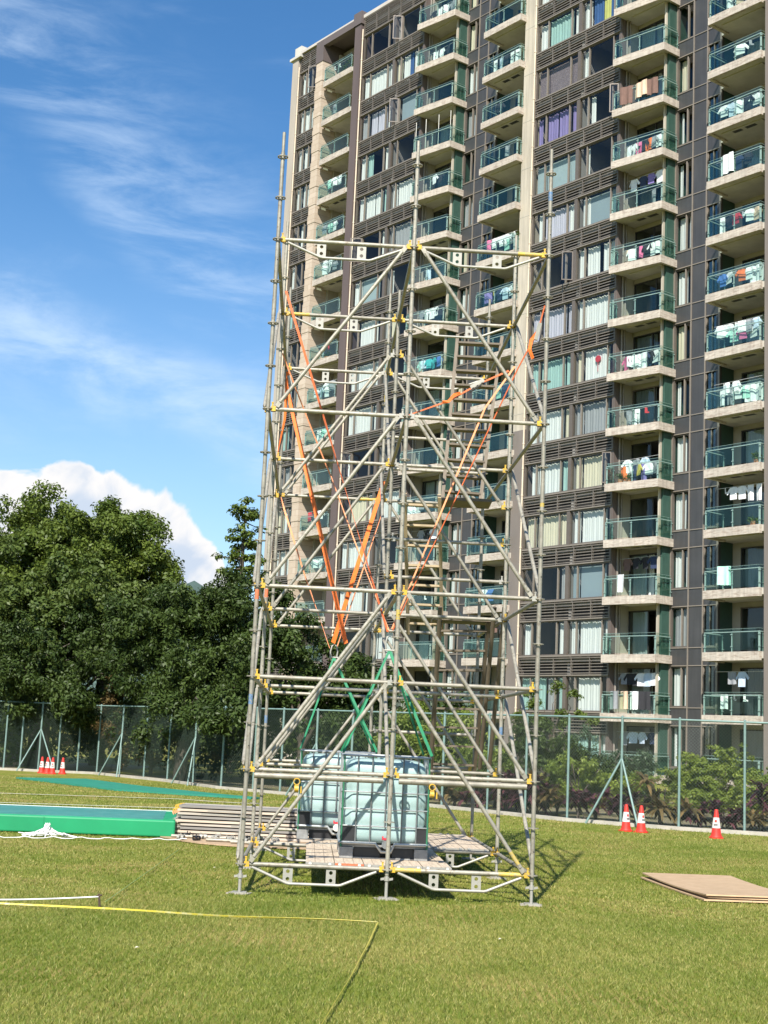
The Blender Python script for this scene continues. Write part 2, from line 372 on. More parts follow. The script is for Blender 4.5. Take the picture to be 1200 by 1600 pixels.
# ================================================================== SCAFFOLD TOWER
BX, BY, Z0 = 1.57, 2.89, .314
SO = Vector((-1.36, 15.59, 0)); SY = .045
RS = Matrix.Rotation(SY, 4, 'Z')
def sw(p): return RS @ Vector(p) + SO                     # scaffold-local to world
tower = empty('scaffold_tower', SO, SY, 'tall grey tube scaffold tower with yellow clamps standing on the lawn', 'scaffold')
def SP(c, r, l): return Vector((BX * c, BY * r, Z0 + l))
blue_p = pm('blue_paint_mark', (.10, .19, .33), .5, 0, .2, 20, c2=(.28, .27, .23), mix=(.5, .6))
red_p = pm('red_paint_mark', (.60, .16, .07), .5, 0, .2, 20)
yel_p = pm('yellow_tube_paint', (.52, .37, .06), .5, 0, .2, 9, c2=(.33, .29, .18), mix=(.48, .62))
def rosette(mb, c, z):
    x, y = c; n = 12
    for i in range(n):
        a0, a1 = 2 * pi * i / n, 2 * pi * (i + 1) / n
        ro, ri = .062, .047
        vs = [(x + r * cos(a), y + r * sin(a), z + h) for h in (-.005, .005) for (r, a) in ((ri, a0), (ro, a0), (ro, a1), (ri, a1))]
        mb.add(vs, [(0, 3, 2, 1), (4, 5, 6, 7), (1, 2, 6, 5), (3, 0, 4, 7)], 0)
    for i in range(4):
        a = pi / 4 + i * pi / 2; d = Vector((cos(a), sin(a), 0)); q = Vector((-sin(a), cos(a), 0))
        mb.obox(Vector((x, y, z)) + d * .037, d * .014, q * .010, Vector((0, 0, .0045)), 0)
marks = {(0, 0): [(1.75, 1), (2.9, 2)], (2, 1): [(1.55, 1)], (2, 0): [(7.72, 1), (4.1, 3)], (1, 0): [(2.75, 3)], (0, 1): [(3.2, 2)], (0, 2): [(1.6, 1)], (1, 2): [(5.0, 3), (6.6, 3)]}
for r in range(3):
    for c in range(3):
        x, y = BX * c, BY * r; topl = 7.12 if (c, r) == (1, 1) else 8.0
        mb = MB(); zt = Z0 + topl
        jit = random.uniform(-.004, .004)
        segs = [Z0 - .06, Z0 + 2.25, Z0 + 4.25, Z0 + 6.25, zt]
        for a, b_ in zip(segs[:-1], segs[1:]):
            mb.tube((x, y, a), (x, y, b_), .0242, 10, 0)
            if b_ != zt: mb.tube((x, y, b_ - .16), (x, y, b_ + .04), .0262, 10, 0)
        mb.tube((x, y, zt), (x, y, zt + .30), .0195, 10, 0)
        mb.tube((x, y, zt), (x, y, zt + .05), .026, 10, 0)
        l = 0
        while l <= topl - .0 + .001: rosette(mb, (x, y), Z0 + l); l += .5
        for k in range(int(topl * 2)):                      # dark discs painting the shade inside punched lock holes
            if random.random() < .5:
                zz = Z0 + .25 + .5 * k; mb.tube((x + .008, y - .0245, zz), (x + .008, y - .0225, zz), .007, 6, 1)
        for (ml, mi) in marks.get((c, r), []):
            mb.tube((x, y, Z0 + ml - .055), (x, y, Z0 + ml + .055), .0248, 10, mi + 1)
        st = mb.build('standard', [steel if (r + c) % 2 else steel2, dark_m, blue_p, red_p, yel_p], tower)
        jb = MB()
        jb.box(x - .075, x + .075, y - .075, y + .075, .012, .022, 0)
        jb.tube((x, y, .022), (x, y, Z0 - .05), .018, 8, 0)
        zc = Z0 - .13 if (c + r) % 2 == 0 else Z0 - .10
        jb.tube((x, y, zc - .02), (x, y, zc + .025), .029, 8, 0)
        for s in (-1, 1): jb.obox((x + s * .045, y, zc), (.022, 0, .004), (0, .007, 0), (0, 0, .012), 0)
        jb.build('base_jack', [plate_m], st)
def head(mb, p, d, m=0):
    """wedge head of a ledger: casting on the rosette plus its upright wedge"""
    p = Vector(p); d = Vector(d).normalized(); q = Vector((-d.y, d.x, 0)).normalized(); up = Vector((0, 0, 1))
    mb.obox(p + d * .060, d * .027, q * .020, up * .028, m)
    mb.obox(p + d * .050 + up * .022, d * .009, q * .004, up * .052, m)
    mb.obox(p + d * .050 + up * .074, d * .012, q * .008, up * .006, m)
def wedge(p, d, parent, col): 
    mb = MB(); head(mb, p, d); mb.build('wedge_head', [col], parent)
def ledger(p, q, double=False, truss=False, paint=(), yl=.75, mat=None, heads=True):
    p = Vector(p); q = Vector(q); d = (q - p).normalized(); mb = MB()
    a, b_ = p + d * .085, q - d * .085
    mb.tube(a, b_, .0242, 10, 0)
    for s in paint:
        if s == 0: mb.tube(a, a + d * .28, .0247, 10, 1)
        if s == 1: mb.tube(b_ - d * .28, b_, .0247, 10, 1)
    dn = Vector((0, 0, -1)); side = d.cross(dn)
    if double:
        mb.tube(a + dn * .062, b_ + dn * .062, .034, 10, 2)
        for f in (.02, .5, .98):
            c = a.lerp(b_, f); mb.obox(c + dn * .045, d * .03, side * .006, dn * .03, 0)
    if truss:
        Lb = (b_ - a).length; u = .33
        pts = [a + d * .03 + dn * .03, a + d * (Lb * .29) + dn * .185, a + d * (Lb * .31) + dn * .19, a + d * (Lb * .69) + dn * .19, a + d * (Lb * .71) + dn * .185, b_ - d * .03 + dn * .03]
        mb.path(pts, .0165, 8, 3)
        for f in (.30, .63) if truss == 1 else (.38, .68):
            c = a + d * (Lb * f) + dn * .1; w, h = .052, .088
            for cc, in ((c + dn * -.040,), (c + dn * .040,)):        # plate with a round hole in each half
                n8 = [(1, 0), (1, 1), (0, 1), (-1, 1), (-1, 0), (-1, -1), (0, -1), (1, -1)]
                vs = []
                for s in (-1, 1):
                    for (i, j) in n8: vs.append(cc + d * (w * i) + dn * (.040 * j) + side * (.004 * s))
                    for (i, j) in n8:
                        k = math.hypot(i, j); vs.append(cc + d * (.021 * i / k) + dn * (.021 * j / k) + side * (.004 * s))
                fs = []
                for i in range(8):
                    j = (i + 1) % 8
                    fs += [(i, j, 8 + j, 8 + i), (16 + j, 16 + i, 24 + i, 24 + j), (8 + i, 8 + j, 24 + j, 24 + i), (j, i, 16 + i, 16 + j)]
                mb.add(vs, fs, 3)
    o = mb.build('truss_ledger' if truss else 'ledger', [mat or random.choice((steel, steel2)), yel_p, steel2, plate_m], tower)
    if heads:
        for pp, dd in ((p, d), (q, -d)):
            wedge(pp, dd, o, yellow if random.random() < yl else plate_m)
    return o
random.seed(11)
for c in (0, 1):
    for l in (0, 1, 2, 3, 5, 7):
        ledger(SP(c, 0, l), SP(c + 1, 0, l), double=(l == 1), truss=1 if l in (0, 7) else 0, paint=((0, 1) if (c, l) == (1, 0) else (1,) if (c, l) == (1, 7) else ()), yl=.35 if l == 5 else .95)
        ledger(SP(c, 1, l), SP(c + 1, 1, l), truss=1 if l in (0, 7) else 0, paint=(0,) if (c, l) == (0, 7) else ())
        ledger(SP(c, 2, l), SP(c + 1, 2, l), truss=2 if l == 7 else 0, paint=(1,) if l == 5 else ())
for l in (3.5, 4.5): ledger(SP(1, 1, l - .5 if l == 4.5 else l), SP(2, 1, l - .5 if l == 4.5 else l), yl=.3)
for l in (5.5, 6, 1.5): ledger(SP(1, 2, l), SP(2, 2, l), yl=.3)
for r in (0, 1):
    for l in (0, 2, 3, 5, 7):
        for c in (0, 1, 2):
            if c == 1 and l == 0: continue
            ledger(SP(c, r, l), SP(c, r + 1, l), mat=steel2, yl=.6)
def brace(p, q, off, mat=None, yl=.75, paint=False):
    """diagonal with flattened ends and hinged wedge heads; off = sideways shift out of the frame plane"""
    p = Vector(p); q = Vector(q); off = Vector(off); d = (q - p); h = Vector((d.x, d.y, 0)).normalized()
    a = p + h * .10 + off + Vector((0, 0, -.02 if d.z < 0 else .02)); b_ = q - h * .10 + off + Vector((0, 0, .03 if d.z < 0 else -.03)); e = (b_ - a).normalized()
    mb = MB(); mb.tube(a + e * .06, b_ - e * .06, .0225, 10, 0)
    side = e.cross(Vector((0, 0, 1))).normalized(); up = e.cross(side)
    for cc, s in ((a, 1), (b_, -1)): mb.obox(cc + e * s * .045, e * .05, side * .010, up * .024, 0)
    if paint: mb.tube(b_ - e * .26, b_ - e * .10, .023, 10, 1)
    o = mb.build('diagonal_brace', [mat or random.choice((steel, steel2, steel)), yel_p], tower)
    for cc, dd in ((p + off * .4, h), (q + off * .4, -h)): wedge(cc, dd, o, yellow if random.random() < yl else plate_m)
F0 = (0, -.03, 0)
for (t_, b_) in ((7, 5), (5, 3), (3, 1), (2, 0)):
    for c in (0, 2):
        brace(SP(1, 0, t_), SP(c, 0, b_), F0, mat=steel, yl=.3 if t_ == 5 else .9, paint=(c == 2 and t_ == 2))
        brace(SP(1, 2, t_), SP(c, 2, b_), F0)
for (t_, b_) in ((6.5, 4.5), (5, 3), (3, 1)):
    for c in (0, 2): brace(SP(1, 1, t_), SP(c, 1, b_), F0)
for (t_, b_) in ((7, 5), (5, 3), (3, 1), (2, 0)):
    brace(SP(2, 1, t_), SP(2, 0, b_), (.03, 0, 0), mat=steel, yl=.5)
    brace(SP(0, 1, t_), SP(0, 0, b_), (-.045, 0, 0), mat=steel, yl=.5)
brace(SP(1, 2, 7), SP(1, 1, 5), (-.03, 0, 0)); brace(SP(1, 2, 5.5), SP(1, 1, 3.5), (-.03, 0, 0)); brace(SP(1, 1, 3), SP(1, 0, 1), (-.035, 0, 0))
for (t_, b_) in ((7, 5), (5, 3)): brace(SP(0, 2, t_), SP(0, 1, b_), (-.03, 0, 0))

# loose swivel couplers hanging under the doubled front tube
for u in (.55, 2.02):
    mb = MB(); c0 = Vector((u, -.03, Z0 + .89)); P = [c0 + Vector((cos(q) * .034, 0, sin(q) * .034)) for q in np.linspace(0, 2 * pi, 12)]
    mb.ribbon(P, .045, .009, 0, (0, 1, 0)); P = [c0 + Vector((0, cos(q) * .034, -.075 + sin(q) * .034)) for q in np.linspace(.4, 2 * pi, 12)]
    mb.ribbon(P, .045, .009, 0, (1, 0, 0)); mb.tube(c0 + Vector((.05, -.03, -.05)), c0 + Vector((.05, -.03, -.12)), .009, 6); mb.build('swivel_coupler', [yellow], tower)
# sole boards under the jacks
for r in range(3):
    for c in range(3):
        w = sw((BX * c, BY * r, 0)); mb = MB(); mb.box(-.12, .12, -.09, .09, .0, .012)
        o = mb.build('sole_board', [pm('sole_ply', (.33, .30, .25), .85, 0, .2, 9)], loc=w); o.rotation_euler.z = SY + random.uniform(-.3, .3)
        side = ('left', 'middle', 'right')[c]; rown = ('front', 'second', 'rear')[r]
        tag(o, f'small grey board under the {side} post in the {rown} row of the scaffold', 'board', 'boards under the scaffold posts')

# deck planks: front bay, rear bay
def plank(x0, y0, y1, z, n, label, red=False):
    t = empty('scaffold_plank', sw((x0, (y0 + y1) / 2, z)), SY, label, 'plank', 'wooden deck planks of the scaffold')
    w = .312; ln = (y1 - y0) / 2; mb = MB()
    nb = 3
    for i in range(nb):
        a = i * w / nb; mb.box(a + .002, a + w / nb - .002, -ln, ln, -.024 + random.uniform(-.003, .003), .006 + random.uniform(-.002, .002), 0)
    mb.build('board', [wood], t)
    for s in (-1, 1):
        hb = MB(); hb.box(.0, w, s * ln - .012, s * ln + .012, -.028, .0085, 1 if (red and s < 0) else 0)
        for xx in (.05, w - .05):
            for k in range(5):
                a0 = pi * k / 5; a1 = pi * (k + 1) / 5
                hb.obox((xx, s * (ln + .035) + cos((a0 + a1) / 2) * .028, -.012 + sin((a0 + a1) / 2) * .028), (.016, 0, 0), (0, -sin((a0 + a1) / 2) * .011, cos((a0 + a1) / 2) * .011), (0, cos((a0 + a1) / 2) * .004, sin((a0 + a1) / 2) * .004), 0)
        hb.build('end_hook', [plate_m, red_p], t)
ordw = ['first', 'second', 'third', 'fourth', 'fifth', 'sixth', 'seventh']
for i in range(5): plank(.69 + i * .318, .07, BY - .07, Z0 + .030, i, f'{ordw[i]} wooden plank from the left on the front deck under the water tank', red=(i == 1))
for i in range(7): plank(.80 + i * .322, BY + .07, 2 * BY - .07, Z0 + .030, i, f'{ordw[i]} wooden plank from the left on the rear deck behind the front tank')

# ================================================================== WATER TANKS
def tank_mat():
    m = bpy.data.materials.new('tank_plastic'); m.use_nodes = True; t = m.node_tree; b = t.nodes['Principled BSDF']
    tc = t.nodes.new('ShaderNodeTexCoord'); n = t.nodes.new('ShaderNodeTexNoise'); n.inputs['Scale'].default_value = 1.3; n.inputs['Detail'].default_value = 3
    t.links.new(tc.outputs['Object'], n.inputs['Vector'])
    r = t.nodes.new('ShaderNodeValToRGB'); r.color_ramp.elements[0].color = (.29, .41, .40, 1); r.color_ramp.elements[0].position = .35; r.color_ramp.elements[1].color = (.39, .52, .505, 1); r.color_ramp.elements[1].position = .65
    t.links.new(n.outputs[0], r.inputs[0]); t.links.new(r.outputs[0], b.inputs['Base Color'])
    b.inputs['Roughness'].default_value = .35; b.inputs['Subsurface Weight'].default_value = .15; b.inputs['Subsurface Radius'].default_value = (.05, .08, .08)
    b.inputs['Subsurface Scale'].default_value = .5
    return m
tank_m = tank_mat(); cage_m = pm('cage_tube', (.42, .44, .44), .4, .5, .15, 10); tank_foot = pm('tank_foot', (.27, .27, .26), .6, .1, .25, 16)
grn_m = pm('corner_green', (.025, .15, .075), .6, 0, .1, 5)
cap_red = pm('valve_red', (.55, .03, .05), .45, 0, .1, 9); cap_w = pm('valve_white', (.70, .68, .60), .5, 0, .1, 9)
def tank(loc, label):
    t = empty('water_tank', loc, SY, label, 'water tank', 'caged water tanks on the scaffold deck')
    Wd, Dp, H = 1.0, 1.2, 1.16
    mb = MB(); rings = []; n = 48; zs = [(.16, .10), (.175, .05), (.20, .015), (.25, 0), (.32, 0), (.36, .010), (.40, -.004), (.50, -.004), (.55, .010), (.60, -.006), (.69, -.006), (.74, .010), (.79, -.004), (.88, -.002), (.93, .012), (.97, .002), (1.03, .012), (1.08, .045), (1.105, .11), (1.11, .2)]
    vs = []
    for z, ins in zs:
        for i in range(n):
            a = 2 * pi * i / n; e = .26
            cx = abs(cos(a)) ** e * math.copysign(1, cos(a)); cy = abs(sin(a)) ** e * math.copysign(1, sin(a))
            wav = .006 * sin(9 * a)
            vs.append((Wd / 2 + (Wd / 2 - .028 - ins + wav) * cx, Dp / 2 + (Dp / 2 - .028 - ins + wav) * cy, z))
    k = len(zs)
    mb.add(vs, [(i * n + j, i * n + (j + 1) % n, (i + 1) * n + (j + 1) % n, (i + 1) * n + j) for i in range(k - 1) for j in range(n)] + [tuple(range(n - 1, -1, -1)), tuple((k - 1) * n + j for j in range(n))], 0, True)
    mb.tube((.5, .6, 1.10), (.5, .6, 1.145), .09, 20, 0)
    mb.build('bottle', [tank_m], t)
    cg = MB(); r = .0085
    zl = [.17, .36, .55, .74, .93, 1.145]
    for z in zl:
        rr = .019 if z == zl[0] else r * (1.5 if z == zl[-1] else 1.05)
        q = .03
        pts = [(q, 0, z), (Wd - q, 0, z), (Wd, q, z), (Wd, Dp - q, z), (Wd - q, Dp, z), (q, Dp, z), (0, Dp - q, z), (0, q, z), (q, 0, z)]
        if z == zl[0]: pts = [(q, 0, z), (.40, 0, z), (.44, 0, z - .05), (.47, 0, z - .09), (.58, 0, z - .09), (.62, 0, z), (Wd - q, 0, z)] + pts[2:]
        cg.path(pts, rr, 6, 0)
    for x in (.17, .335, .5, .69, .86):
        z0 = .17 if x != .5 else .36
        for y in (-.004, Dp + .004): cg.tube((x, y, z0 if y < .5 else .17), (x, y, 1.145), r * 1.15, 6, 2)
    for y in (.2, .4, .6, .8, 1.0):
        for x in (-.004, Wd + .004): cg.tube((x, y, .17), (x, y, 1.145), r, 6, 0)
    for x, y in ((.012, .012), (Wd - .012, .012), (.012, Dp - .012), (Wd - .012, Dp - .012)): cg.tube((x, y, .12), (x, y, 1.15), .012, 6, 1)
    for f in (.33, .66): cg.tube((Wd * f, 0, 1.15), (Wd * f, Dp, 1.15), .010, 6, 0)
    cg.build('cage', [cage_m, grn_m, pm('cage_dark', (.16, .17, .17), .45, .3, .15, 10)], t)
    pb = MB()
    pb.box(.02, Wd - .02, .03, Dp - .03, .125, .15, 1)
    for x in (0, .43, Wd - .15):
        for y in (0, .52, Dp - .15):
            if x == .43 and y == 0: continue
            pb.box(x, x + .15, y, y + .15, 0, .12, 1)
    for y in (0.02, .55, Dp - .06): pb.box(.0, Wd, y, y + .04, 0, .012, 1)
    pb.box(.16, .46, .06, .08, .012, .12, 0); pb.box(.60, Wd - .16, .06, .08, .012, .12, 0)  # black sheets painting the shade in the gaps between the feet
    pb.build('pallet', [black_m, tank_foot], t)
    for (a, b_) in ((.015, .165), (.865, .985)):
        gb = MB(); gb.box(a, b_, .006, .022, .175, .36, 0); gb.build('label_plate', [black_m], t)
    v = MB(); v.tube((.52, -.055, .165), (.52, .06, .165), .030, 14, 0); v.tube((.52, -.075, .165), (.52, -.035, .165), .047, 18, 0); v.tube((.52, -.078, .165), (.52, -.070, .165), .030, 16, 0)
    vo = v.build('valve', [cap_w], t)
    hb = MB(); hb.box(.475, .565, -.05, -.01, .215, .237, 0); hb.tube((.52, -.03, .19), (.52, -.03, .225), .018, 8, 0); hb.box(.475, .49, -.052, -.008, .225, .255, 0); hb.box(.55, .565, -.052, -.008, .225, .255, 0)
    hb.build('handle', [cap_red], vo)
    return t
TZ = Z0 + .040
tank((-.33, 16.44, TZ), 'front caged plastic water tank with red valve standing on the scaffold deck')
tank((-.957, 19.09, TZ), 'rear caged plastic water tank half hidden behind the front one')

# ================================================================== STRAPS AND SLINGS
H1 = Vector((-.604, 19.70, 2.883)); H2 = Vector((.14, 17.02, 2.85))
def post(c, r, z): 
    p = sw((BX * c, BY * r, 0)); p.z = z; return p
def strap(name, pts, w, m, label, cat='strap', t=.005, group='orange ratchet straps on the scaffold', n=14, sag=.0, side=(1, 0, 0), twist=0.):
    P = []
    for a, b_ in zip(pts[:-1], pts[1:]):
        a = Vector(a); b_ = Vector(b_)
        for i in range(n): P.append(a.lerp(b_, i / n) + Vector((0, 0, -sag * sin(pi * i / n))))
    P.append(Vector(pts[-1])); mb = MB(); mb.ribbon(P, w, t, 0, side, twist)
    return tag(mb.build(name, [m]), label, cat, group)
e = Vector((.03, -.03, 0))
strap('ratchet_strap', [post(0, 1, 7.62) + e, H2 + Vector((-.03, 0, .12))], .032, pm('dull_orange', (.58, .13, .04), .75, 0, .15, 12), 'dull orange strap running from the left post high up to the front tank hook', twist=2.5)
strap('ratchet_strap', [post(0, 1, 6.75) + e, Vector((-.75, 18.9, 5.2)), H2 + Vector((-.02, 0, .14))], .018, orange2, 'thin faded strap from the left post down to the front tank hook', sag=.02)
strap('ratchet_strap', [post(0, 2, 7.0) + e, H1 + Vector((.16, 0, .10))], .062, orange, 'wide bright orange strap from the rear left post crossing down rightwards', twist=.5)
strap('ratchet_strap', [post(1, 2, 5.6) + e, H1 + Vector((-.02, -.01, .10))], .062, orange, 'wide bright orange strap from the rear middle post crossing down leftwards', twist=-.6)
strap('ratchet_strap', [post(0, 2, 7.25) + e, post(0, 2, 6.5) + Vector((.03, -.06, 0)), post(0, 2, 5.9) + Vector((-.06, -.05, 0))], .045, orange, 'short orange strap end hanging along the rear left post', twist=1.4, sag=.0)
strap('ratchet_strap', [post(0, 2, 5.27) + e, Vector((-1.15, 20.6, 4.1)), H1 + Vector((-.06, 0, .02))], .026, orange2, 'thin faded orange strap from the rear left post at mid height', twist=2)
strap('ratchet_strap', [post(1, 2, 5.16) + e, H1 + Vector((.03, 0, .02))], .024, orange2, 'thin faded orange strap from the rear middle post to the rear tank hook', twist=1.)
s8 = [post(2, 0, 6.72) + Vector((-.03, .02, 0)), Vector((1.68, 15.80, 6.42)), Vector((1.48, 16.0, 6.02)), H2 + Vector((.03, 0, .14))]
strap('ratchet_strap', s8, .016, pm('dull_orange', (.58, .13, .04)), 'long red-orange strap from the front right post down to the front tank hook', twist=1.)
strap('ratchet_strap', [post(2, 1, 6.75) + e, Vector((1.28, 18.35, 6.1)), H2 + Vector((.02, 0, .16))], .026, orange2, 'faded peach strap from the second right post down to the front tank hook', twist=.8)
strap('ratchet_strap', [post(2, 1, 6.68) + Vector((-.05, -.05, 0)), Vector((1.2, 18.48, 6.46)), Vector((.80, 18.46, 6.2)), post(1, 1, 5.93) + Vector((.04, -.03, 0))], .030, pm('dull_orange', (.58, .13, .04)), 'short strap slung sideways between two posts in front of the ladder', twist=1.2)
def ratchet(p, d, label, tail=None):
    d = Vector(d).normalized(); up = d.cross(Vector((0, 1, 0))).normalized(); q = d.cross(up); p = Vector(p)
    t = empty('strap_ratchet', p, 0, label, 'ratchet', 'ratchet buckles on the orange straps'); mb = MB(); O = Vector((0, 0, 0))
    mb.obox(O + q * .028, d * .10, up * .022, q * .003, 0); mb.obox(O - q * .028, d * .10, up * .022, q * .003, 0)
    for f in (-.07, 0, .07): mb.tube(d * f - q * .03, d * f + q * .03, .011, 8, 0)
    mb.build('frame', [plate_m], t); hb = MB(); hb.obox(d * .05 + up * .045, d * .085, up * .006, q * .03, 0); hb.tube(d * .13 + up * .045 - q * .035, d * .13 + up * .045 + q * .035, .012, 8, 0); hb.build('handle', [black_m], t)
    if tail:
        tb = MB(); tb.ribbon([Vector(v) for v in tail], .042, .004, 0, (1, .3, .2), 1.2); tb.build('tail', [orange], t)
ratchet(s8[1], s8[1] - s8[0], 'steel ratchet buckle on the strap at the top right post', [(0, 0, 0), (-.07, 0, -.10), (-.09, -.01, -.22), (-.05, -.02, -.33)])
ratchet((1.17, 18.44, 6.45), (-.4, 0, -.26), 'pale ratchet buckle on the sideways strap near the ladder', [(-.22, 0, -.14), (-.30, -.02, -.17), (-.38, -.02, -.27), (-.46, -.02, -.28)])
ratchet((-1.53, 21.2, 7.05), (.15, 0, -.5), 'dark ratchet buckle on the orange strap at the rear left post')
def sling(h, pts, w, lab):
    strap('lifting_sling', [h] + pts, w, greenw, lab, 'sling', group='green slings holding the tanks', twist=.5)
def shackle(h, lab):
    mb = MB(); P = [(-.04, 0, -.10), (-.05, 0, -.02), (-.03, 0, .06), (0, 0, .085), (.03, 0, .06), (.05, 0, -.02), (.04, 0, -.10)]
    mb.path(P, .011, 8); mb.tube((-.06, 0, -.10), (.06, 0, -.10), .012, 8)
    tag(mb.build('shackle', [plate_m], loc=h), lab, 'shackle', 'shackles above the tanks')
shackle(H1, 'metal shackle joining orange straps and green slings above the rear tank'); shackle(H2, 'metal shackle joining thin straps and green slings above the front tank')
def tk(loc, x, y, z): return Matrix.Rotation(SY, 4, 'Z') @ Vector((x, y, z)) + Vector(loc)
ft, rt = (-.33, 16.44, TZ), (-.957, 19.09, TZ)
names = ['front left', 'front right', 'back left', 'back right']
for hk, tl, nm in ((H1, rt, 'rear'), (H2, ft, 'front')):
    for i, (x, y) in enumerate(((-.01, -.01), (1.01, -.01), (-.01, 1.21), (1.01, 1.21))):
        down = [tk(tl, x, y, 1.17)]
        sling(hk + Vector((0, 0, -.10)), down, (.026, .034)[i % 2] if i < 2 else .024, f'green lifting sling running to the {names[i]} corner of the {nm} water tank')

# ================================================================== LADDERS
lad_m = pm('ladder_wood', (.40, .31, .19), .6, .05, .2, 5, stretch=(1, 1, .4)); lad_d = pm('ladder_shaded', (.145, .115, .08), .6, .1, .2, 5)  # second colour is the ladder brown with shade painted into it
def ladder(tl, tr, bl, br, nr, label, m, mat, extra=False, tread=.10):
    tl, tr, bl, br = map(Vector, (tl, tr, bl, br)); base = (bl + br) / 2
    t = empty('access_ladder', base, 0, label, 'ladder', 'ladders inside the scaffold')
    back = Vector((0, 1, 0)); 
    for a, b_ in ((tl, bl), (tr, br)):
        d = (a - b_).normalized(); s = (tr - tl).normalized(); q = d.cross(s).normalized(); mb = MB(); c = (a + b_) / 2 - base
        mb.obox(c, s * .024, q * .055, d * ((a - b_).length / 2), 0); mb.build('rail', [mat], t)
    for i in range(nr):
        f = (i + .5) / nr; a = tl.lerp(bl, f); b_ = tr.lerp(br, f); s = (b_ - a).normalized(); mb = MB()
        mb.obox((a + b_) / 2 - base, s * ((b_ - a).length / 2 - .012), Vector((0, tread / 2, 0)), Vector((0, 0, .014)), 0); mb.build('rung', [mat], t)
    if extra:
        for k, (dx_, dy_) in enumerate(((.04, -.45), (.17, -.5), (-.03, -.45))):
            mb = MB(); a = (tr if k < 2 else tl) + Vector((dx_, dy_, .15)) - base; b_ = (br if k < 2 else bl) + Vector((dx_, dy_ - .1, .1)) - base; mb.tube(a, b_, .030, 8); mb.build('handrail', [mat], t)
ladder((.99, 20.7, 7.75), (1.66, 20.7, 7.75), (.80, 19.3, 5.0), (1.32, 19.3, 4.98), 11, 'upper brown step ladder leaning inside the scaffold at the top right', 0, lad_d, tread=.16)
ladder((.27, 18.9, 4.98), (.74, 18.9, 4.98), (.42, 20.1, 3.2), (.90, 20.1, 3.2), 7, 'middle pale wooden ladder beside the central scaffold posts', 0, lad_m, tread=.12)
ladder((.84, 19.4, 3.33), (1.50, 19.4, 3.36), (.85, 20.8, 1.25), (1.47, 20.8, 1.25), 8, 'lowest dark ladder with handrails above the rear deck', 0, lad_d, True, tread=.14)
# landing boards between ladders
for (x, y, z, lx, lab) in ((1.12, 19.25, 4.96, .34, 'small landing board at the foot of the upper ladder'), (1.15, 19.6, 3.36, .42, 'small landing board above the lowest ladder')):
    mb = MB(); mb.box(-lx, lx, -.3, .3, -.02, .02); tag(mb.build('landing_board', [lad_d], loc=(x, y, z)), lab, 'board')

# ================================================================== THINGS ON THE FIELD
# crash mat
mat_g = pm('mat_vinyl_green', (.012, .27, .11), .45, 0, .14, 1.1, c2=(.03, .20, .09), mix=(.6, .78), bump=.25); mat_t = pm('mat_vinyl_top', (.045, .20, .175), .6, 0, .18, 2, c2=(.09, .25, .22), mix=(.5, .7)); mat_w = pm('mat_trim', (.7, .7, .66), .6, 0, .1, 4)
t = empty('crash_mat', (-5.3, 23.85, 0), .12, 'long green padded gym mat lying on the grass at the left', 'mat')
mb = MB(); Lm, Dm, Hm = 2.1, 1.18, .29
prof = [(-Dm, .01), (-Dm - .012, .08), (-Dm - .01, .25), (-Dm + .03, Hm)]
mb.box(-Lm * 1.9, Lm, -Dm, Dm, .01, Hm - .012, 0)
bo = mb.build('body', [mat_g], t); bv = bo.modifiers.new('soft_edge', 'BEVEL'); bv.width = .03; bv.segments = 3
for sx in (-5.2, -2.6, 0.05):
    mb = MB(); mb.box(sx, sx + .012, -Dm - .004, -Dm + .01, .03, Hm - .03, 0); mb.build('seam', [pm('mat_seam', (.01, .20, .085), .5, 0, .1, 3)], t)
mb = MB(); mb.box(-Lm * 1.9 + .05, Lm - .20, -Dm + .06, Dm - .04, Hm - .012, Hm, 0); mb.box(-1.2, -1.19, -Dm + .06, Dm - .04, Hm, Hm + .003, 1); mb.box(Lm - .2, Lm - .015, -Dm + .015, Dm - .015, Hm - .012, Hm - .002, 2); mb.build('top_panel', [mat_t, mat_g, mat_g], t)
mb = MB(); mb.box(-Lm * 1.9 + .02, Lm - .03, Dm - .04, Dm - .005, Hm - .012, Hm + .008, 0)
mb.build('trim', [mat_w], t)
# far green turf mat
mb = MB(); poly = [(-10.81, 43.86), (-9.43, 42.1), (-6.92, 38.75), (-4.67, 37.75), (-3.1, 37.3), (-2.9, 37.75), (-4.0, 38.7), (-6.55, 41.6), (-8.97, 45.3)]
mb.prism(poly, .005, .05); tag(mb.build('ground_mat', [pm('turf_mat', (.02, .20, .13), .7, 0, .15, 2)]), 'flat dark green mat spread on the grass near the left fence', 'mat')
# white netting pile and rope
net_m = pm('white_net', (.78, .78, .76), .9, 0, .08, 8)
mb = MB(); random.seed(5)
for k in range(46):
    a = random.uniform(0, 2 * pi); rr = random.uniform(.05, .42); h = max(.02, .17 * (1 - rr / .45)) 
    pts = [(cos(a) * rr * f + random.uniform(-.05, .05), sin(a) * rr * .5 * f + random.uniform(-.03, .03), h * (1.15 - f) + random.uniform(0, .05)) for f in (0, .35, .7, 1.1)]
    mb.path(pts, .008, 5)
tag(mb.build('net_pile', [net_m], loc=(-4.88, 21.95, .01)), 'small heap of white netting in front of the green gym mat', 'netting')
mb = MB(); P = []
for i in range(60):
    f = i / 59; P.append((-6.6 + 3.8 * f, 20.6 + 1.66 * f + .04 * sin(i * .9), .035 + .02 * max(0, sin(i * 1.1))))
mb.path(P, .008, 6); tag(mb.build('rope', [net_m]), 'white rope lying in the grass along the front of the green mat', 'rope')
mb = MB(); P = [(-4.6 + 2.08 * f, 13.62 + .17 * f + .02 * sin(9 * f), .04 + .07 * f ** 3) for f in np.linspace(0, 1, 24)]; mb.path(P, .0075, 6)
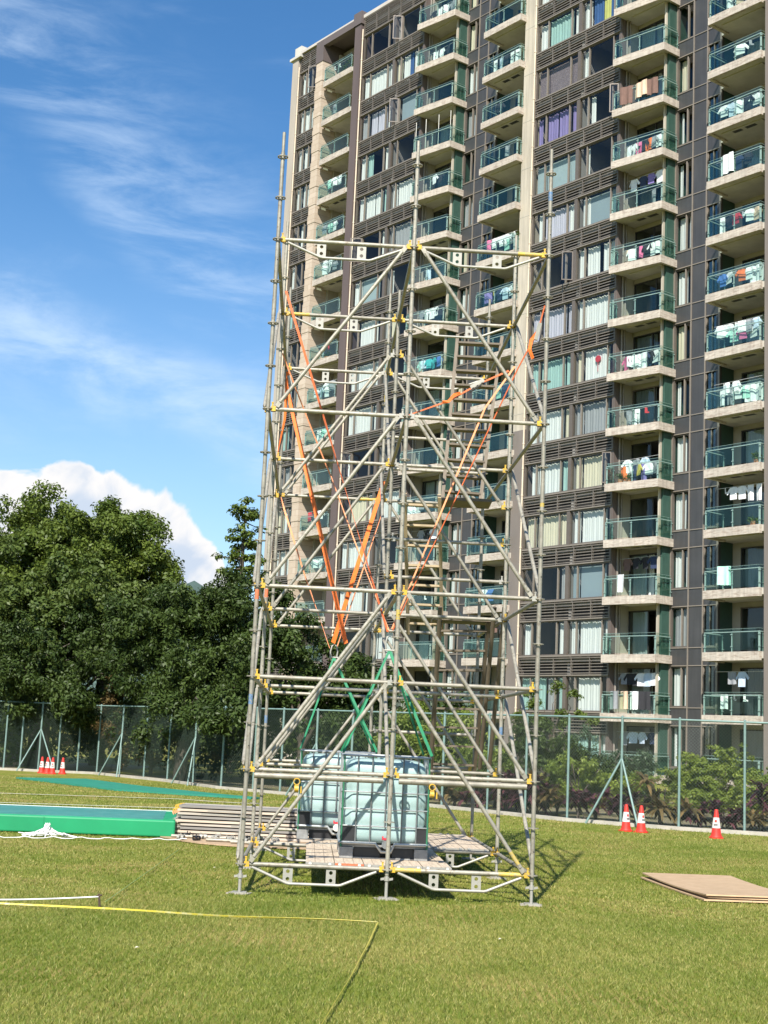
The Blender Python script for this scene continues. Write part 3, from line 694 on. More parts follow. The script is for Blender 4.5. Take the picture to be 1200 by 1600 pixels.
tag(mb.build('rope', [net_m]), 'white rope tied to the little dark peg at the left', 'rope')
mb = MB(); mb.path([(0, 0, 0), (-.012, 0, .10), (-.02, 0, .135)], [.012, .011, .008], 7); mb.tube((-.04, 0, .115), (.01, 0, .125), .010, 6)
tag(mb.build('peg', [pm('rusty_peg', (.07, .045, .03), .8, 0, .3, 20)], loc=(-2.51, 13.80, 0)), 'short rusty peg holding the white rope in the lawn', 'peg')
tape_m = pm('yellow_tape', (.66, .55, .07), .5, 0, .1, 3, c2=(.66, .62, .36), mix=(.5, .66))
mb = MB(); P = [(-5.2 + 5.31 * f, 13.60 - .26 * f + .03 * sin(7 * f) + .012 * sin(23 * f), .044 + .006 * sin(15 * f)) for f in np.linspace(0, 1, 40)]; mb.ribbon(P, .015, .003, 0, (0, 1, .35), 2.4)
tag(mb.build('barrier_tape', [tape_m]), 'straight yellow tape stretched across the grass in front of the scaffold', 'tape')
mb = MB(); P = [(.114 - .32 * f - .10 * f * f, 13.34 - 5.6 * f, .047 + .004 * sin(20 * f)) for f in np.linspace(0, 1, 30)]; mb.ribbon(P, .016, .003, 0, (1, 0, .4), 1.0)
tag(mb.build('barrier_tape', [pm('olive_tape', (.42, .36, .05), .6, 0, .15, 8)]), 'dull yellow tape running from the corner toward the viewer', 'tape')
mb = MB(); P = [(-2.5 - .16 * f, 14.0 + 6.4 * f, .04) for f in np.linspace(0, 1, 20)]; mb.path(P, .004, 4)
tag(mb.build('guide_string', [pm('green_string', (.25, .38, .14), .7, 0, .1, 8)]), 'thin green string running from the peg back to the plywood', 'string')

# stacked planks at the left with their plywood base and loose fittings
mb = MB(); poly = [(-3.45, 24.5), (-3.30, 22.9), (-2.95, 22.35), (-2.60, 21.95), (-2.25, 21.75), (-1.9, 21.66), (-1.2, 21.72), (-.55, 21.75), (-.55, 24.5)]
mb.prism(poly, .012, .028); tag(mb.build('plywood_sheet', [ply]), 'orange plywood sheet with a curved edge under the plank stack', 'plywood')
random.seed(3)
alu_pl = [pm('plank_alu', (.46, .41, .345), .55, .2, .2, 6, stretch=(.3, 3, 3)), pm('plank_wood2', (.50, .42, .33), .75, 0, .2, 5, stretch=(.4, 5, 5)), pm('plank_grey', (.24, .225, .205), .6, .2, .2, 6, stretch=(.3, 3, 3))]
tens = ['bottom', 'second', 'third', 'fourth', 'fifth', 'sixth', 'seventh', 'eighth', 'top']
for row in range(2):
    for k in range(9):
        t = empty('stacked_plank', (-3.06 + random.uniform(-.08, .06), 23.10 + row * .36 + random.uniform(-.025, .025), .03 + k * .056), -.02 + random.uniform(-.016, .016), f'{tens[k]} scaffold plank in the {"front" if row == 0 else "back"} pile on the plywood sheet', 'plank', 'scaffold planks stacked at the left')
        mb = MB(); ln = 2.5 + random.uniform(-.12, .05); mb.box(0, ln, .022, .298, .010, .034, 0); mb.box(0, ln, 0, .022, .0, .036, 0); mb.box(0, ln, .298, .32, .0, .036, 0)
        if random.random() < .5: mb.box(random.uniform(.2, 1), random.uniform(1.1, 1.5), -.002, 0, .01, .03, 1)
        mb.build('body', [alu_pl[(k + row) % 3], plate_m], t); mb = MB()
        for yy in (.05, .25):
            mb.obox((-.035, yy, .03), (.035, 0, .006), (0, .014, 0), (-.003, 0, .008), 0); mb.obox((-.068, yy, .012), (.007, 0, 0), (0, .014, 0), (0, 0, .022), 0)
        mb.build('end_hook', [yellow if k >= 7 else (orange2 if k == 6 else plate_m)], t)
for i in range(14):
    x = -2.85 + (i % 7) * .24 + random.uniform(-.05, .05); y = 22.55 + random.uniform(-.25, .28) - (i // 7) * .25 + .1
    mb = MB(); a = random.uniform(0, pi)
    for s in (0, 1):
        P = [Vector((cos(q) * .034, s * .07, .036 + sin(q) * .034)) for q in np.linspace(.3, 2 * pi - .2, 12)]
        mb.ribbon(P, .045, .008, 0, (0, 1, 0))
    mb.box(-.015, .015, 0, .07, .06, .075); mb.tube((.05, 0, .02), (.05, 0, .09), .008, 6); mb.tube((.05, .07, .02), (.05, .07, .10), .008, 6)
    o = mb.build('scaffold_coupler', [plate_m if i % 4 else black_m], loc=(x, y, .03)); o.rotation_euler = (random.uniform(-.3, .3) * 0, 0, a)
    tag(o, 'loose grey steel coupler lying in the heap before the plank stack' if i % 4 else 'loose black coupler lying in the heap before the plank stack', 'coupler', 'grey couplers heaped before the plank stack' if i % 4 else 'black couplers heaped before the plank stack')
for i, (x0, y0, x1, y1, z) in enumerate([(-2.5, 22.25, -1.1, 22.2, .055), (-3.1, 22.75, -1.6, 22.7, .055), (-2.1, 22.05, -1.75, 22.0, .055)]):
    mb = MB(); mb.tube((x0, y0, z), (x1, y1, z), .024, 10)
    tag(mb.build('loose_tube', [steel]), ['long loose scaffold tube lying in front of the plank stack', 'loose scaffold tube lying right against the plank stack', 'short loose tube piece at the front of the fittings heap'][i], 'tube', 'loose tubes by the plank stack')
# plywood sheets at the right
for i, (dx_, dy_, rz, z) in enumerate([(-.03, -.02, .10, .008), (.03, .03, .085, .028), (0, 0, .10, .048)]):
    mb = MB(); n = 10; vs = []
    for k in range(n + 1):
        f = k / n; b_ = .014 * (2 * f - 1) ** 2 * (1 + i) * .6
        for zz in (0, .016):
            for xx in (0, 1.22): vs.append((xx, f * 2.6, b_ + zz))
    fs = []; 
    for k in range(n):
        o = 4 * k; fs += [(o, o + 1, o + 5, o + 4), (o + 2, o + 6, o + 7, o + 3), (o, o + 4, o + 6, o + 2), (o + 1, o + 3, o + 7, o + 5)]
    mb.add([v for v in vs], fs, 0); mb.add(vs[:4], [(0, 2, 3, 1)], 1); mb.add(vs[-4:], [(0, 1, 3, 2)], 1)
    o = mb.build('plywood_sheet', [ply, plye], loc=(3.94 + dx_, 16.9 + dy_, z)); o.rotation_euler.z = rz
    tag(o, ['lowest pale plywood sheet of the pile on the right lawn', 'middle plywood sheet of the pile on the right lawn', 'topmost plywood sheet of the pile on the right lawn'][i], 'plywood', 'plywood sheets piled on the right')
# traffic cones
cone_r = pm('cone_red', (.66, .035, .022), .5, 0, .12, 6, c2=(.42, .05, .035), mix=(.58, .72)); cone_w = pm('cone_sleeve', (.68, .65, .60), .45, 0, .1, 9, c2=(.45, .40, .36), mix=(.56, .72)); cone_b = pm('cone_base', (.66, .035, .02), .5, 0, .1, 6)
def cone(x, y, h, label, grp):
    t = empty('traffic_cone', (x, y, 0), random.uniform(-.6, .6), label, 'traffic cone', grp); r0 = h * .24
    mb = MB(); mb.prism([(r0 * 1.08 * cos(a) * (1.08 if i % 2 else 1), r0 * 1.08 * sin(a) * (1.08 if i % 2 else 1)) for i, a in enumerate(np.linspace(0, 2 * pi, 8, endpoint=False) + pi / 8)], .0, .05 * h); mb.path([(0, 0, .05 * h), (0, 0, .10 * h)], [r0 * .95, r0 * .8], 20, 0); mb.build('base', [cone_b], t)
    mb = MB(); mb.path([(0, 0, .08 * h), (0, 0, .20 * h), (0, 0, .95 * h), (0, 0, h)], [r0 * .80, r0 * .70, r0 * .27, r0 * .22], 20); mb.build('body', [cone_r], t)
    f = lambda z: r0 * (.70 - (z - .2) / .75 * .43) + .004
    mb = MB(); mb.path([(0, 0, .36 * h), (0, 0, .72 * h)], [f(.36), f(.72)], 20, 0); sl = mb.build('sleeve', [cone_w], t)
    mb = MB()
    for zz, ww, hh in ((.60, .32, .045), (.49, .5, .012), (.455, .5, .012)):
        rr = f(zz); vs = []
        for k in range(7):
            a = -pi / 2 - ww + 2 * ww * k / 6
            for s in (-1, 1): z_ = (zz + s * hh); vs.append(((f(z_) + .002) * cos(a), (f(z_) + .002) * sin(a), z_ * h))
        mb.add(vs, [(2 * k, 2 * k + 2, 2 * k + 3, 2 * k + 1) for k in range(6)], 0 if zz > .55 else 1)
    mb.build('print', [cone_r, frame_w], sl)
for i, (x, y) in enumerate(((-11.44, 49.9), (-11.17, 49.55), (-10.98, 49.5), (-10.72, 49.9))):
    cone(x, y, .56, ['leftmost red and white cone of four by the far left fence', 'second cone from the left by the far left fence', 'third cone from the left by the far left fence', 'darker rightmost cone of four by the far left fence'][i], 'cones by the left fence')
cone(5.42, 30.6, .56, 'left red and white cone of the pair by the braced fence post', 'cones by the right fence'); cone(5.70, 30.38, .56, 'right red and white cone of the pair by the braced fence post', 'cones by the right fence')
cone(7.08, 29.55, .58, 'lone red and white cone before the round bush at right', 'cones by the right fence')

# ================================================================== FENCE
FP = [(-22, 50.6), (-17, 51.0), (-13.2, 51.3), (-9.8, 51.3), (-6.72, 47.36), (-4.53, 43.42), (-2.14, 41.03), (1.48, 37.97), (4.59, 33.7), (6.84, 32.03), (8.64, 31.36), (13, 29.9), (20, 28)]
PX = [(-16.6, 51.0), (-15.2, 51.1), (-13.9, 51.2), (-13.12, 51.28), (-12.55, 51.3), (-11.9, 51.33), (-11.22, 51.36), (-10.52, 51.39), (-9.8, 51.3), (-8.76, 49.99), (-7.7, 48.63), (-6.72, 47.36), (-5.62, 45.34), (-4.53, 43.42), (-3.48, 42.37), (-2.63, 41.52), (-1.61, 40.59), (-.59, 39.72), (.56, 38.75), (1.84, 37.48), (2.9, 36.0), (3.73, 34.89), (4.59, 33.71), (5.70, 32.88), (6.84, 32.03), (8.17, 31.53), (9.6, 31.05), (11.2, 30.5), (13, 29.9)]
FH = 2.42
fen = empty('chain_link_fence', (0, 40, 0), 0, 'long green chain link fence with tube posts along the edge of the field', 'fence')
fo = Vector((0, 40, 0)); braced = {5, 9, 12, 16, 23, 26}
for i, (x, y) in enumerate(PX):
    mb = MB(); mb.tube((x, y - 40, 0), (x, y - 40, FH + .03), .03 if x > 2 else .034, 8)
    mb.path([(x, y - 40, FH + .03), (x, y - 40, FH + .055)], [.034, .015], 8)
    pst = mb.build('post', [fence_g], fen)
    if i in braced:
        dv = Vector((PX[i + 1][0] - x, PX[i + 1][1] - y, 0)).normalized(); nv = Vector((-dv.y, dv.x, 0)) * -1
        for s in (-1, 1):
            mb = MB(); p0 = Vector((x, y - 40, FH * .62)); p1 = p0 + dv * s * .66 + nv * .45; p1.z = 0; mb.tube(p0, p1, .026, 8); mb.build('brace', [fence_g], pst)
mb = MB(); mb.path([(x, y - 40, FH) for x, y in PX], .024, 8); mb.build('top_rail', [fence_g], fen)
def links(i0, i1):
    V = []; F = []
    for i in range(i0, i1):
        (x0, y0), (x1, y1) = PX[i], PX[i + 1]; Ln = math.hypot(x1 - x0, y1 - y0); d = np.array([(x1 - x0) / Ln, (y1 - y0) / Ln]); n = np.array([-d[1], d[0]])
        sp = .075 if x0 > 0 else .085; rr = .0018 if x0 > 0 else .0042; H = FH - .05
        for s in (1, -1):
            u = -H
            while u < Ln + H:
                # wire from (u,0) going with slope s up to height H
                a, b_ = (u, u + s * H); z0, z1 = .04, FH - .01
                ua, ub, za, zb = a, b_, z0, z1
                lo, hi = 0., Ln
                if ub != ua:
                    def zz(uu): return z0 + (uu - ua) / (ub - ua) * (z1 - z0)
                    lo_u, hi_u = max(lo, min(ua, ub)), min(hi, max(ua, ub))
                    if lo_u < hi_u:
                        p, q = (lo_u, zz(lo_u)), (hi_u, zz(hi_u))
                        o = len(V); off = .004 * s
                        for (uu, z_) in (p, q):
                            bx, by = x0 + d[0] * uu + n[0] * off, y0 - 40 + d[1] * uu + n[1] * off
                            for k in range(3):
                                t_ = 2 * pi * k / 3
                                V.append((bx + n[0] * rr * cos(t_) + d[0] * rr * sin(t_) * .7, by + n[1] * rr * cos(t_) + d[1] * rr * sin(t_) * .7, z_ + rr * sin(t_) * -s * .7))
                        for k in range(3): F.append((o + k, o + (k + 1) % 3, o + 3 + (k + 1) % 3, o + 3 + k))
                u += sp
    return V, F
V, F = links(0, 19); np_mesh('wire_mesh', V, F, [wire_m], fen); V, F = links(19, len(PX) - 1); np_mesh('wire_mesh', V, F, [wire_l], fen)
mb = MB(); 
for (x0, y0), (x1, y1) in zip(FP[:-1], FP[1:]):
    d = Vector((x1 - x0, y1 - y0, 0)); Ln = d.length; d.normalize(); n = Vector((-d.y, d.x, 0))
    mb.obox(Vector(((x0 + x1) / 2, (y0 + y1) / 2, .03)) - n * .12 , d * (Ln / 2 + .03), n * .07, Vector((0, 0, .05 + random.uniform(0, .004))), 0)
tag(mb.build('kerb', [concrete]), kind='structure')
mb = MB(); random.seed(2); vs = []; m_ = 60
soil = pm('bare_soil', (.15, .125, .075), .95, 0, .3, 5)
for (x0, y0), (x1, y1) in zip(FP[:-1], FP[1:]):
    d = Vector((x1 - x0, y1 - y0, 0)).normalized(); n = Vector((-d.y, d.x, 0))
    zz = .004 + .0013 * len(mb.f); mb.add([Vector((x0, y0, zz)), Vector((x1, y1, zz)), Vector((x1, y1, zz)) + n * 14, Vector((x0, y0, zz)) + n * 14], [(0, 1, 2, 3)])
tag(mb.build('planting_bed', [soil]), kind='structure')

# ================================================================== APARTMENT TOWER
BYAW = -.91; BP = Vector((14.3775, 73.7069, 0)); ZB = 9.357; FHT = 3.1
K0, K1 = -3, 13
tower_b = empty('apartment_building', BP, BYAW, 'tall grey apartment block with rows of balconies, louvres and hanging laundry', 'building')
def ZK(k): return ZB + FHT * k
MO = -18.22                                           # shift from the right module to the left one
WD = .22                                              # depth of the window plane
ZBOT, ZTOP = ZK(K0) - .06, ZK(13) + 3.1 * 1.33
random.seed(21)
def bpart(mb, name, mats): return mb.build(name, mats, tower_b)

# --- structure: floor plates, core, party walls
mb = MB()
for k in range(K0, K1 + 2):
    z = ZK(k)
    mb.box(-37.3, 15.5, WD + 1.6, 6.0, z + .12, z + .40, 0)
    for o in (0, MO):
        mb.box(-10.4 + o, -3.45 + o, WD + .16, WD + 1.6, z + .12, z + .40, 0)
    mb.box(-36.7, -34.3, WD + .16, WD + 1.6, z + .12, z + .40, 0)
    for o in (0, MO): mb.box(-.15 + o, 2.9 + o, 1.62, WD + 1.599 if False else 1.82, z + .12, z + .40, 0)
    mb.box(7.5, 15.2, WD + .16, WD + 1.6, z + .12, z + .40, 0)
bpart(mb, 'floor_plate', [room_m])
mb = MB(); mb.box(-37.5, 15.5, 6.0, 14, ZBOT, ZTOP - .3, 0); bpart(mb, 'core', [room_m])
mb = MB()
for u0, u1 in ((-37.3, -36.78), (-34.22, -33.45)): mb.box(u0, u1, WD + .5, 5.99, ZBOT, ZTOP - .5, 0)
for o in (0, MO):
    mb.box(-6.79 + o, -6.6 + o, WD + .3, 5.99, ZBOT, ZTOP - .5, 0)
bpart(mb, 'party_wall', [room_m])
# outer skin pieces
mb = MB(); mb.box(-37.62, -36.86, .05, 14, ZBOT, ZTOP - .35, 0); bpart(mb, 'corner_column', [pm('corner_render', (.38, .335, .285), .75, 0, .1, 1.2, stretch=(1, 1, .2))])
mb = MB(); mb.box(-37.85, -36.4, -.1, 1.2, ZTOP - .35, ZTOP - .15, 0); mb.box(-37.3, -36.45, .0, 1.0, ZTOP - .15, ZTOP + .55, 0); bpart(mb, 'roof_post', [pm('roof_white', (.52, .50, .45), .7, 0, .06, 1)])
br = bpy.data.materials.new('brick_pier'); br.use_nodes = True; t_ = br.node_tree; tcx = t_.nodes.new('ShaderNodeTexCoord'); bk = t_.nodes.new('ShaderNodeTexBrick')
mpx = t_.nodes.new('ShaderNodeMapping'); mpx.inputs['Rotation'].default_value = (radians(90), 0, 0); t_.links.new(tcx.outputs['Object'], mpx.inputs[0]); t_.links.new(mpx.outputs[0], bk.inputs['Vector'])
bk.inputs['Color1'].default_value = (.52, .43, .345, 1); bk.inputs['Color2'].default_value = (.45, .365, .28, 1); bk.inputs['Mortar'].default_value = (.36, .27, .2, 1)
bk.inputs['Scale'].default_value = 1.0; bk.inputs['Brick Width'].default_value = .9; bk.inputs['Row Height'].default_value = .42; bk.inputs['Mortar Size'].default_value = .015
t_.links.new(bk.outputs[0], t_.nodes['Principled BSDF'].inputs['Base Color']); t_.nodes['Principled BSDF'].inputs['Roughness'].default_value = .75
mb = MB(); mb.box(-34.24, -33.4, -.02, 2.9, ZBOT, ZK(13) + 2.3, 0)
for k in range(-6, 34):
    z = ZBOT + 1.4 * (k + 6); 
    if z < ZK(13) + 1.6: mb.box(-34.27, -33.37, -.05, 1.0, z, z + .42 + .2 * (k % 3), 0)
bpart(mb, 'stone_pier', [br])
mb = MB(); mb.box(-11.25 + MO, -10.52 + MO, .0, 2.9, ZBOT, ZTOP - .05, 0); bpart(mb, 'brown_pier', [pm('pier_brown', (.12, .09, .085), .6, .1, .1, 1.2, stretch=(1, 1, .2))])
mb = MB(); zc = ZK(3) + 1.55; mb.box(-11.55, -10.5, .28, 2.9, zc, ZTOP + 3, 0)
for k in range(-3, 15): mb.box(-11.56, -10.49, .27, .4, ZK(k) + 2.55, ZK(k) + 2.58, 1) if ZK(k) + 2.6 > zc else None
bpart(mb, 'cream_pier', [cream, soffit])
mb = MB(); mb.box(-11.55, -10.5, .28, 2.9, ZBOT, zc - .003, 0); bpart(mb, 'brown_pier', [pm('pier_taupe', (.20, .17, .15), .6, .1, .1, 1.2, stretch=(1, 1, .2))])
mb = MB(); mb.box(6.86, 7.5, .0, 2.9, ZBOT, ZTOP + 3, 0); bpart(mb, 'brown_pier', [pm('pier_taupe', (.20, .17, .15))])
pipe_m = pm('cream_pipe', (.60, .50, .38), .6, 0, .15, 3, stretch=(1, 1, .3))
for u in (-10.43, -10.43 + MO, -36.78):
    mb = MB(); mb.tube((u, .12, ZBOT), (u, .12, ZTOP - 1.1), .055, 8)
    for k in range(K0, K1 + 1): mb.tube((u, .12, ZK(k) + .6), (u, .12, ZK(k) + .68), .075, 8); mb.tube((u, .12, ZK(k) + 2.2), (u, .12, ZK(k) + 2.3), .07, 8)
    bpart(mb, 'drainpipe', [pipe_m])

# --- louvre bands and roof band
def louvre(u0, u1, za, zb, ns=6):
    mb = MB(); f = .08
    mb.box(u0, u1, WD - .07, WD + .12, zb - f, zb, 1); mb.box(u0, u1, WD - .06, WD + .12, za, za + f * .8, 1)
    mb.box(u0, u1, WD + .42, WD + .45, za + .06, zb - .07, 2)  # near-black sheet painted as the shade behind the slats
    h = (zb - za - f * 1.8) / ns
    for i in range(ns):
        z = za + f * .8 + (i + .5) * h
        mb.box(u0, u1, WD - .035, WD - .005, z - h * .15, z + h * .17, 0)
    n = max(2, round((u1 - u0) / 1.36))
    for i in range(n + 1):
        u = u0 + (u1 - u0) * i / n; mb.box(u - .022, u + .022, WD - .036, WD + .1, za + f * .8, zb - f, 0)
    bpart(mb, 'louvre_band', [louv, alul, dark_m])
SEC = [(-10.36 + MO, -3.40 + MO), (-10.36, -3.40), (-36.72, -34.28), (7.55, 15.3)]
for k in range(K0, K1 + 1):
    for (u0, u1) in SEC:
        if k == K1: louvre(u0, u1, ZK(k) + 2.45, ZK(k) + 3.1 * 1.26, 8)
        else: louvre(u0, u1, ZK(k) + 2.45, ZK(k + 1) + .50)
for (u0, u1) in SEC: louvre(u0, u1, ZBOT, ZK(K0) + .50, 4)

# --- windows
CUR = {'w': pm('curtain_white', (.74, .76, .74), .9, 0, .06, 3, stretch=(4, 4, .4)), 'c': pm('curtain_cream', (.70, .64, .48), .9, 0, .08, 3, stretch=(4, 4, .4)),
       't': pm('curtain_teal', (.36, .55, .51), .9, 0, .12, 3, stretch=(5, 5, .4)), 'b': pm('curtain_blue', (.05, .12, .30), .9, 0, .15, 3), 'y': pm('curtain_yellow', (.62, .60, .18), .9, 0, .1, 3),
       'p': pm('curtain_violet', (.27, .22, .46), .9, 0, .15, 4, stretch=(4, 4, .4)), 'l': pm('curtain_lilac', (.56, .54, .63), .9, 0, .1, 3, stretch=(5, 5, .4)), 'g': pm('curtain_grey', (.36, .37, .38), .9, 0, .1, 3, stretch=(5, 5, .4)),
       'n': pm('lace_brown', (.33, .27, .29), .95, 0, .55, 22, c2=(.12, .09, .10), mix=(.45, .55)), 'f': pm('frosted_film', (.40, .50, .52), .6, 0, .06, 2), 's': pm('roller_blind', (.30, .38, .42), .85, 0, .04, 1)}
def curtain(u0, u1, z0, z1, col, par, d=.30, gather=1.):
    n = max(4, int((u1 - u0) / .045)); vs = []; ph = random.uniform(0, 6); w1 = random.uniform(26, 38) * gather
    amp = .0 if col in 'fsn' else .032
    bot = [z0 + random.uniform(0, .02) for _ in range(n + 1)]
    for i in range(n + 1):
        u = u0 + (u1 - u0) * i / n; y = WD + d + amp * sin(w1 * (u - u0) + ph) + amp * .6 * sin(w1 * .43 * u + ph * 2)
        vs += [(u, y, bot[i]), (u + .012 * sin(ph + i), y - amp * .3 * sin(w1 * (u - u0) + ph), z1)]
    mb = MB(); mb.add(vs, [(2 * i, 2 * i + 2, 2 * i + 3, 2 * i + 1) for i in range(n)], 0, True)
    o = mb.build('curtain', [CUR[col]], par); return o
def window(o_, k, muls, cfg, u0, u1, thick=None, open_at=None, name='window', z0=.50, z1=2.45, dep=None):
    global WD
    keep = WD
    if dep is not None: WD = dep
    za, zb = ZK(k) + z0, ZK(k) + z1
    mb = MB(); fw = .035
    mb.box(u0, u1, WD + .02, WD + .16, za, za + .07, 0); mb.box(u0, u1, WD + .04, WD + .16, zb - .07, zb, 0)
    mb.box(u0, u0 + .07, WD + .0, WD + .16, za, zb, 0); mb.box(u1 - .07, u1, WD + .0, WD + .16, za, zb, 0)
    for u in muls: mb.box(u - fw, u + fw, WD + .02, WD + .15, za + .07, zb - .07, 1)
    if thick: mb.box(thick[0], thick[1], WD - .03, WD + .20, za + .002, zb - .002, 0)
    w = bpart(mb, name, [alu, alul])
    pb = MB(); edges = [u0 + .07] + list(muls) + [u1 - .07]
    if thick: edges = sorted(edges + [thick[0], thick[1]])
    skip = set()
    for a, b_ in zip(edges[:-1], edges[1:]):
        if thick and abs(a - thick[0]) < .01: continue
        if open_at is not None and a - .05 < open_at < b_ + .05 and not skip:
            skip.add(1); th = random.choice((.9, 1.2, .7)); wd = min(b_ - a, .8)
            hu = b_ - .03; dx_, dy_ = -cos(th), -sin(th); z = (za + zb) / 2
            c = Vector((hu + dx_ * wd / 2, WD + .0 + dy_ * wd / 2, z)); ax = Vector((dx_, dy_, 0)); nn = Vector((-dy_, dx_, 0))
            for s in (-1, 1):
                mb2 = (c + ax * s * (wd / 2 - .03)); sb.obox(mb2, ax * .03, nn * .02, Vector((0, 0, (zb - za) / 2 - .1)), 0) if False else None
            sb = MB()
            for s in (-1, 1):
                sb.obox(c + ax * s * (wd / 2 - .03), ax * .03, nn * .02, Vector((0, 0, (zb - za) / 2 - .1)), 0)
                sb.obox(c + Vector((0, 0, s * ((zb - za) / 2 - .13))), ax * (wd / 2 - .061), nn * .018, Vector((0, 0, .03)), 0)
            sb.add([c - ax * wd * .44 - Vector((0, 0, .88)), c + ax * wd * .44 - Vector((0, 0, .88)), c + ax * wd * .44 + Vector((0, 0, .88)), c - ax * wd * .44 + Vector((0, 0, .88))], [(0, 1, 2, 3)], 1)
            sb.build('open_sash', [alu, gl_win], w); continue
        pb.add([(a, WD + .09, za + .06), (b_, WD + .09, za + .06), (b_, WD + .09, zb - .06), (a, WD + .09, zb - .06)], [(0, 1, 2, 3)], 0)
    pb.build('pane', [gl_win], w)
    for (a, b_, col, *rest) in cfg:
        lo = rest[0] if rest else .04
        curtain(max(u0 + .08, u0 + a), min(u1 - .08, u0 + b_), za + lo, zb - .10, col, w)
    WD = keep
    return w
# long windows: curtains as (from, to, colour) in metres from the left end of the window
MUL = (.93, 2.91, 4.44, 6.38)
TH = (3.56, 3.81)
R2 = {13: [(0, 1, 'w'), (1, 2.9, 't'), (3.9, 6.9, 'g')], 12: [(0, .9, 'w'), (1, 2.9, 't'), (4, 6.4, 'c')],
      11: [(.1, .8, 'w'), (.95, 2.85, 't'), (3.0, 3.5, 'w'), (3.85, 4.4, 'w'), (4.5, 5.3, 'b'), (5.3, 5.9, 'y'), (5.9, 6.8, 'b')],
      10: [(.05, .9, 'n'), (.95, 2.9, 'n'), (2.92, 3.5, 'n'), (3.9, 4.2, 'w')],
      9: [(.05, .45, 'p'), (.95, 1.7, 'p'), (1.85, 2.85, 'p'), (2.95, 3.5, 'p'), (4.1, 4.35, 'w'), (4.5, 4.8, 'w')],
      8: [(.05, .9, 'f'), (.95, 2.9, 'f'), (2.92, 3.5, 'f'), (4.3, 4.5, 'w')],
      7: [(.3, .8, 'w'), (.95, 2.9, 'l'), (2.95, 3.5, 'w'), (4.0, 4.6, 'w'), (4.6, 6.9, 's')], 6: [(3.9, 4.3, 'w'), (4.5, 5.4, 'w'), (5.7, 6.8, 'w')],
      5: [(.1, .8, 'l'), (.95, 2.9, 'l'), (3.0, 3.5, 'l'), (3.9, 4.4, 'w'), (4.5, 6.35, 'w'), (6.4, 6.85, 'w')],
      4: [(.2, .85, 't'), (.95, 2.85, 't'), (2.95, 3.5, 't'), (3.9, 4.3, 'c'), (4.5, 6.35, 'w')],
      3: [(.1, .85, 'w'), (.95, 2.85, 'w'), (2.95, 3.5, 'c'), (3.9, 4.4, 'g'), (4.5, 6.35, 'g')], 2: [(.4, .9, 'w'), (1.0, 2.8, 'w'), (2.95, 3.45, 't'), (3.9, 4.4, 'c'), (4.5, 5.9, 'c')],
      1: [(.1, .9, 'c'), (.95, 2.85, 'c'), (2.95, 3.5, 'c'), (3.9, 4.4, 'w'), (4.5, 6.35, 'w')], 0: [(3.0, 3.4, 'g'), (3.9, 4.4, 's'), (4.5, 6.4, 's')],
      -1: [(.1, .6, 'w'), (2.95, 3.5, 'w', .1), (3.9, 4.4, 'w'), (4.5, 6.35, 'w'), (6.4, 6.9, 'w')], -2: [(.0, .9, 't'), (1.0, 2.0, 't'), (2.1, 2.8, 'g'), (2.95, 3.5, 't'), (4.5, 6.3, 'w')],
      -3: [(.3, .8, 'w'), (1.3, 1.7, 'w'), (4.0, 4.4, 't'), (4.5, 5.3, 't'), (5.5, 6.35, 't'), (6.4, 6.8, 'w')]}
R1 = {13: [], 12: [(.1, .9, 'w'), (.95, 2.9, 'w'), (3.0, 3.5, 'w'), (3.9, 4.4, 'c'), (4.6, 5.2, 'w'), (5.2, 5.6, 'b'), (5.7, 6.5, 'w')], 11: [(.1, .8, 'g'), (1., 1.7, 'l'), (1.8, 2.85, 'l'), (3, 3.4, 'w'), (4.5, 6.5, 's')],
      10: [(.1, .9, 'w'), (.95, 1.5, 't'), (2.9, 3.5, 'w')], 9: [(.1, .9, 'w'), (.95, 1.9, 'w'), (2.0, 2.85, 'w'), (3, 3.4, 't'), (3.9, 4.4, 'w'), (4.5, 6.3, 'w')], 8: [(2.9, 3.4, 'w'), (3.9, 4.4, 'g'), (4.5, 6.3, 'g')],
      7: [(.1, .9, 'w'), (.95, 2.9, 'f'), (4., 4.4, 'w')], 6: [(1, 2.9, 'w'), (3.9, 4.4, 'w'), (4.5, 5.3, 'c')], 5: [(.1, .9, 'w'), (.95, 2.85, 'w'), (2.95, 3.5, 'w'), (3.9, 4.4, 't')], 4: [(.1, .9, 'w'), (.95, 2.85, 'w'), (2.95, 3.5, 'w')],
      3: [(.2, .5, 'w')], 2: [(.95, 2.85, 'c'), (2.95, 3.5, 'w'), (4.5, 6.3, 'w')], 1: [(.1, .9, 'w'), (.95, 2.0, 'w'), (2.1, 2.85, 'w'), (2.95, 3.4, 'w')]}
R0 = {12: [(.1, .8, 'w'), (.85, 1.6, 'w'), (1.65, 2.3, 'w')], 11: [(.1, .7, 'w'), (.9, 1.5, 'w')], 10: [(.1, .8, 'w'), (.9, 1.6, 'w'), (1.7, 2.3, 'w')], 9: [(1.0, 1.5, 'w')], 8: [(.1, .3, 'w')], 7: [(.1, .8, 't')], 5: [(.3, .8, 'w'), (1.2, 1.7, 'w')], 3: [(.5, 1.2, 'g'), (1.6, 2.2, 'w')], 2: [(.1, .8, 'c'), (.9, 1.6, 'w')], 1: [(.2, 2.2, 'w')], 0: [(.1, .8, 'w'), (1, 1.4, 'g')]}
pool = ['w', 'w', 't', 'c', 'g', 'w']
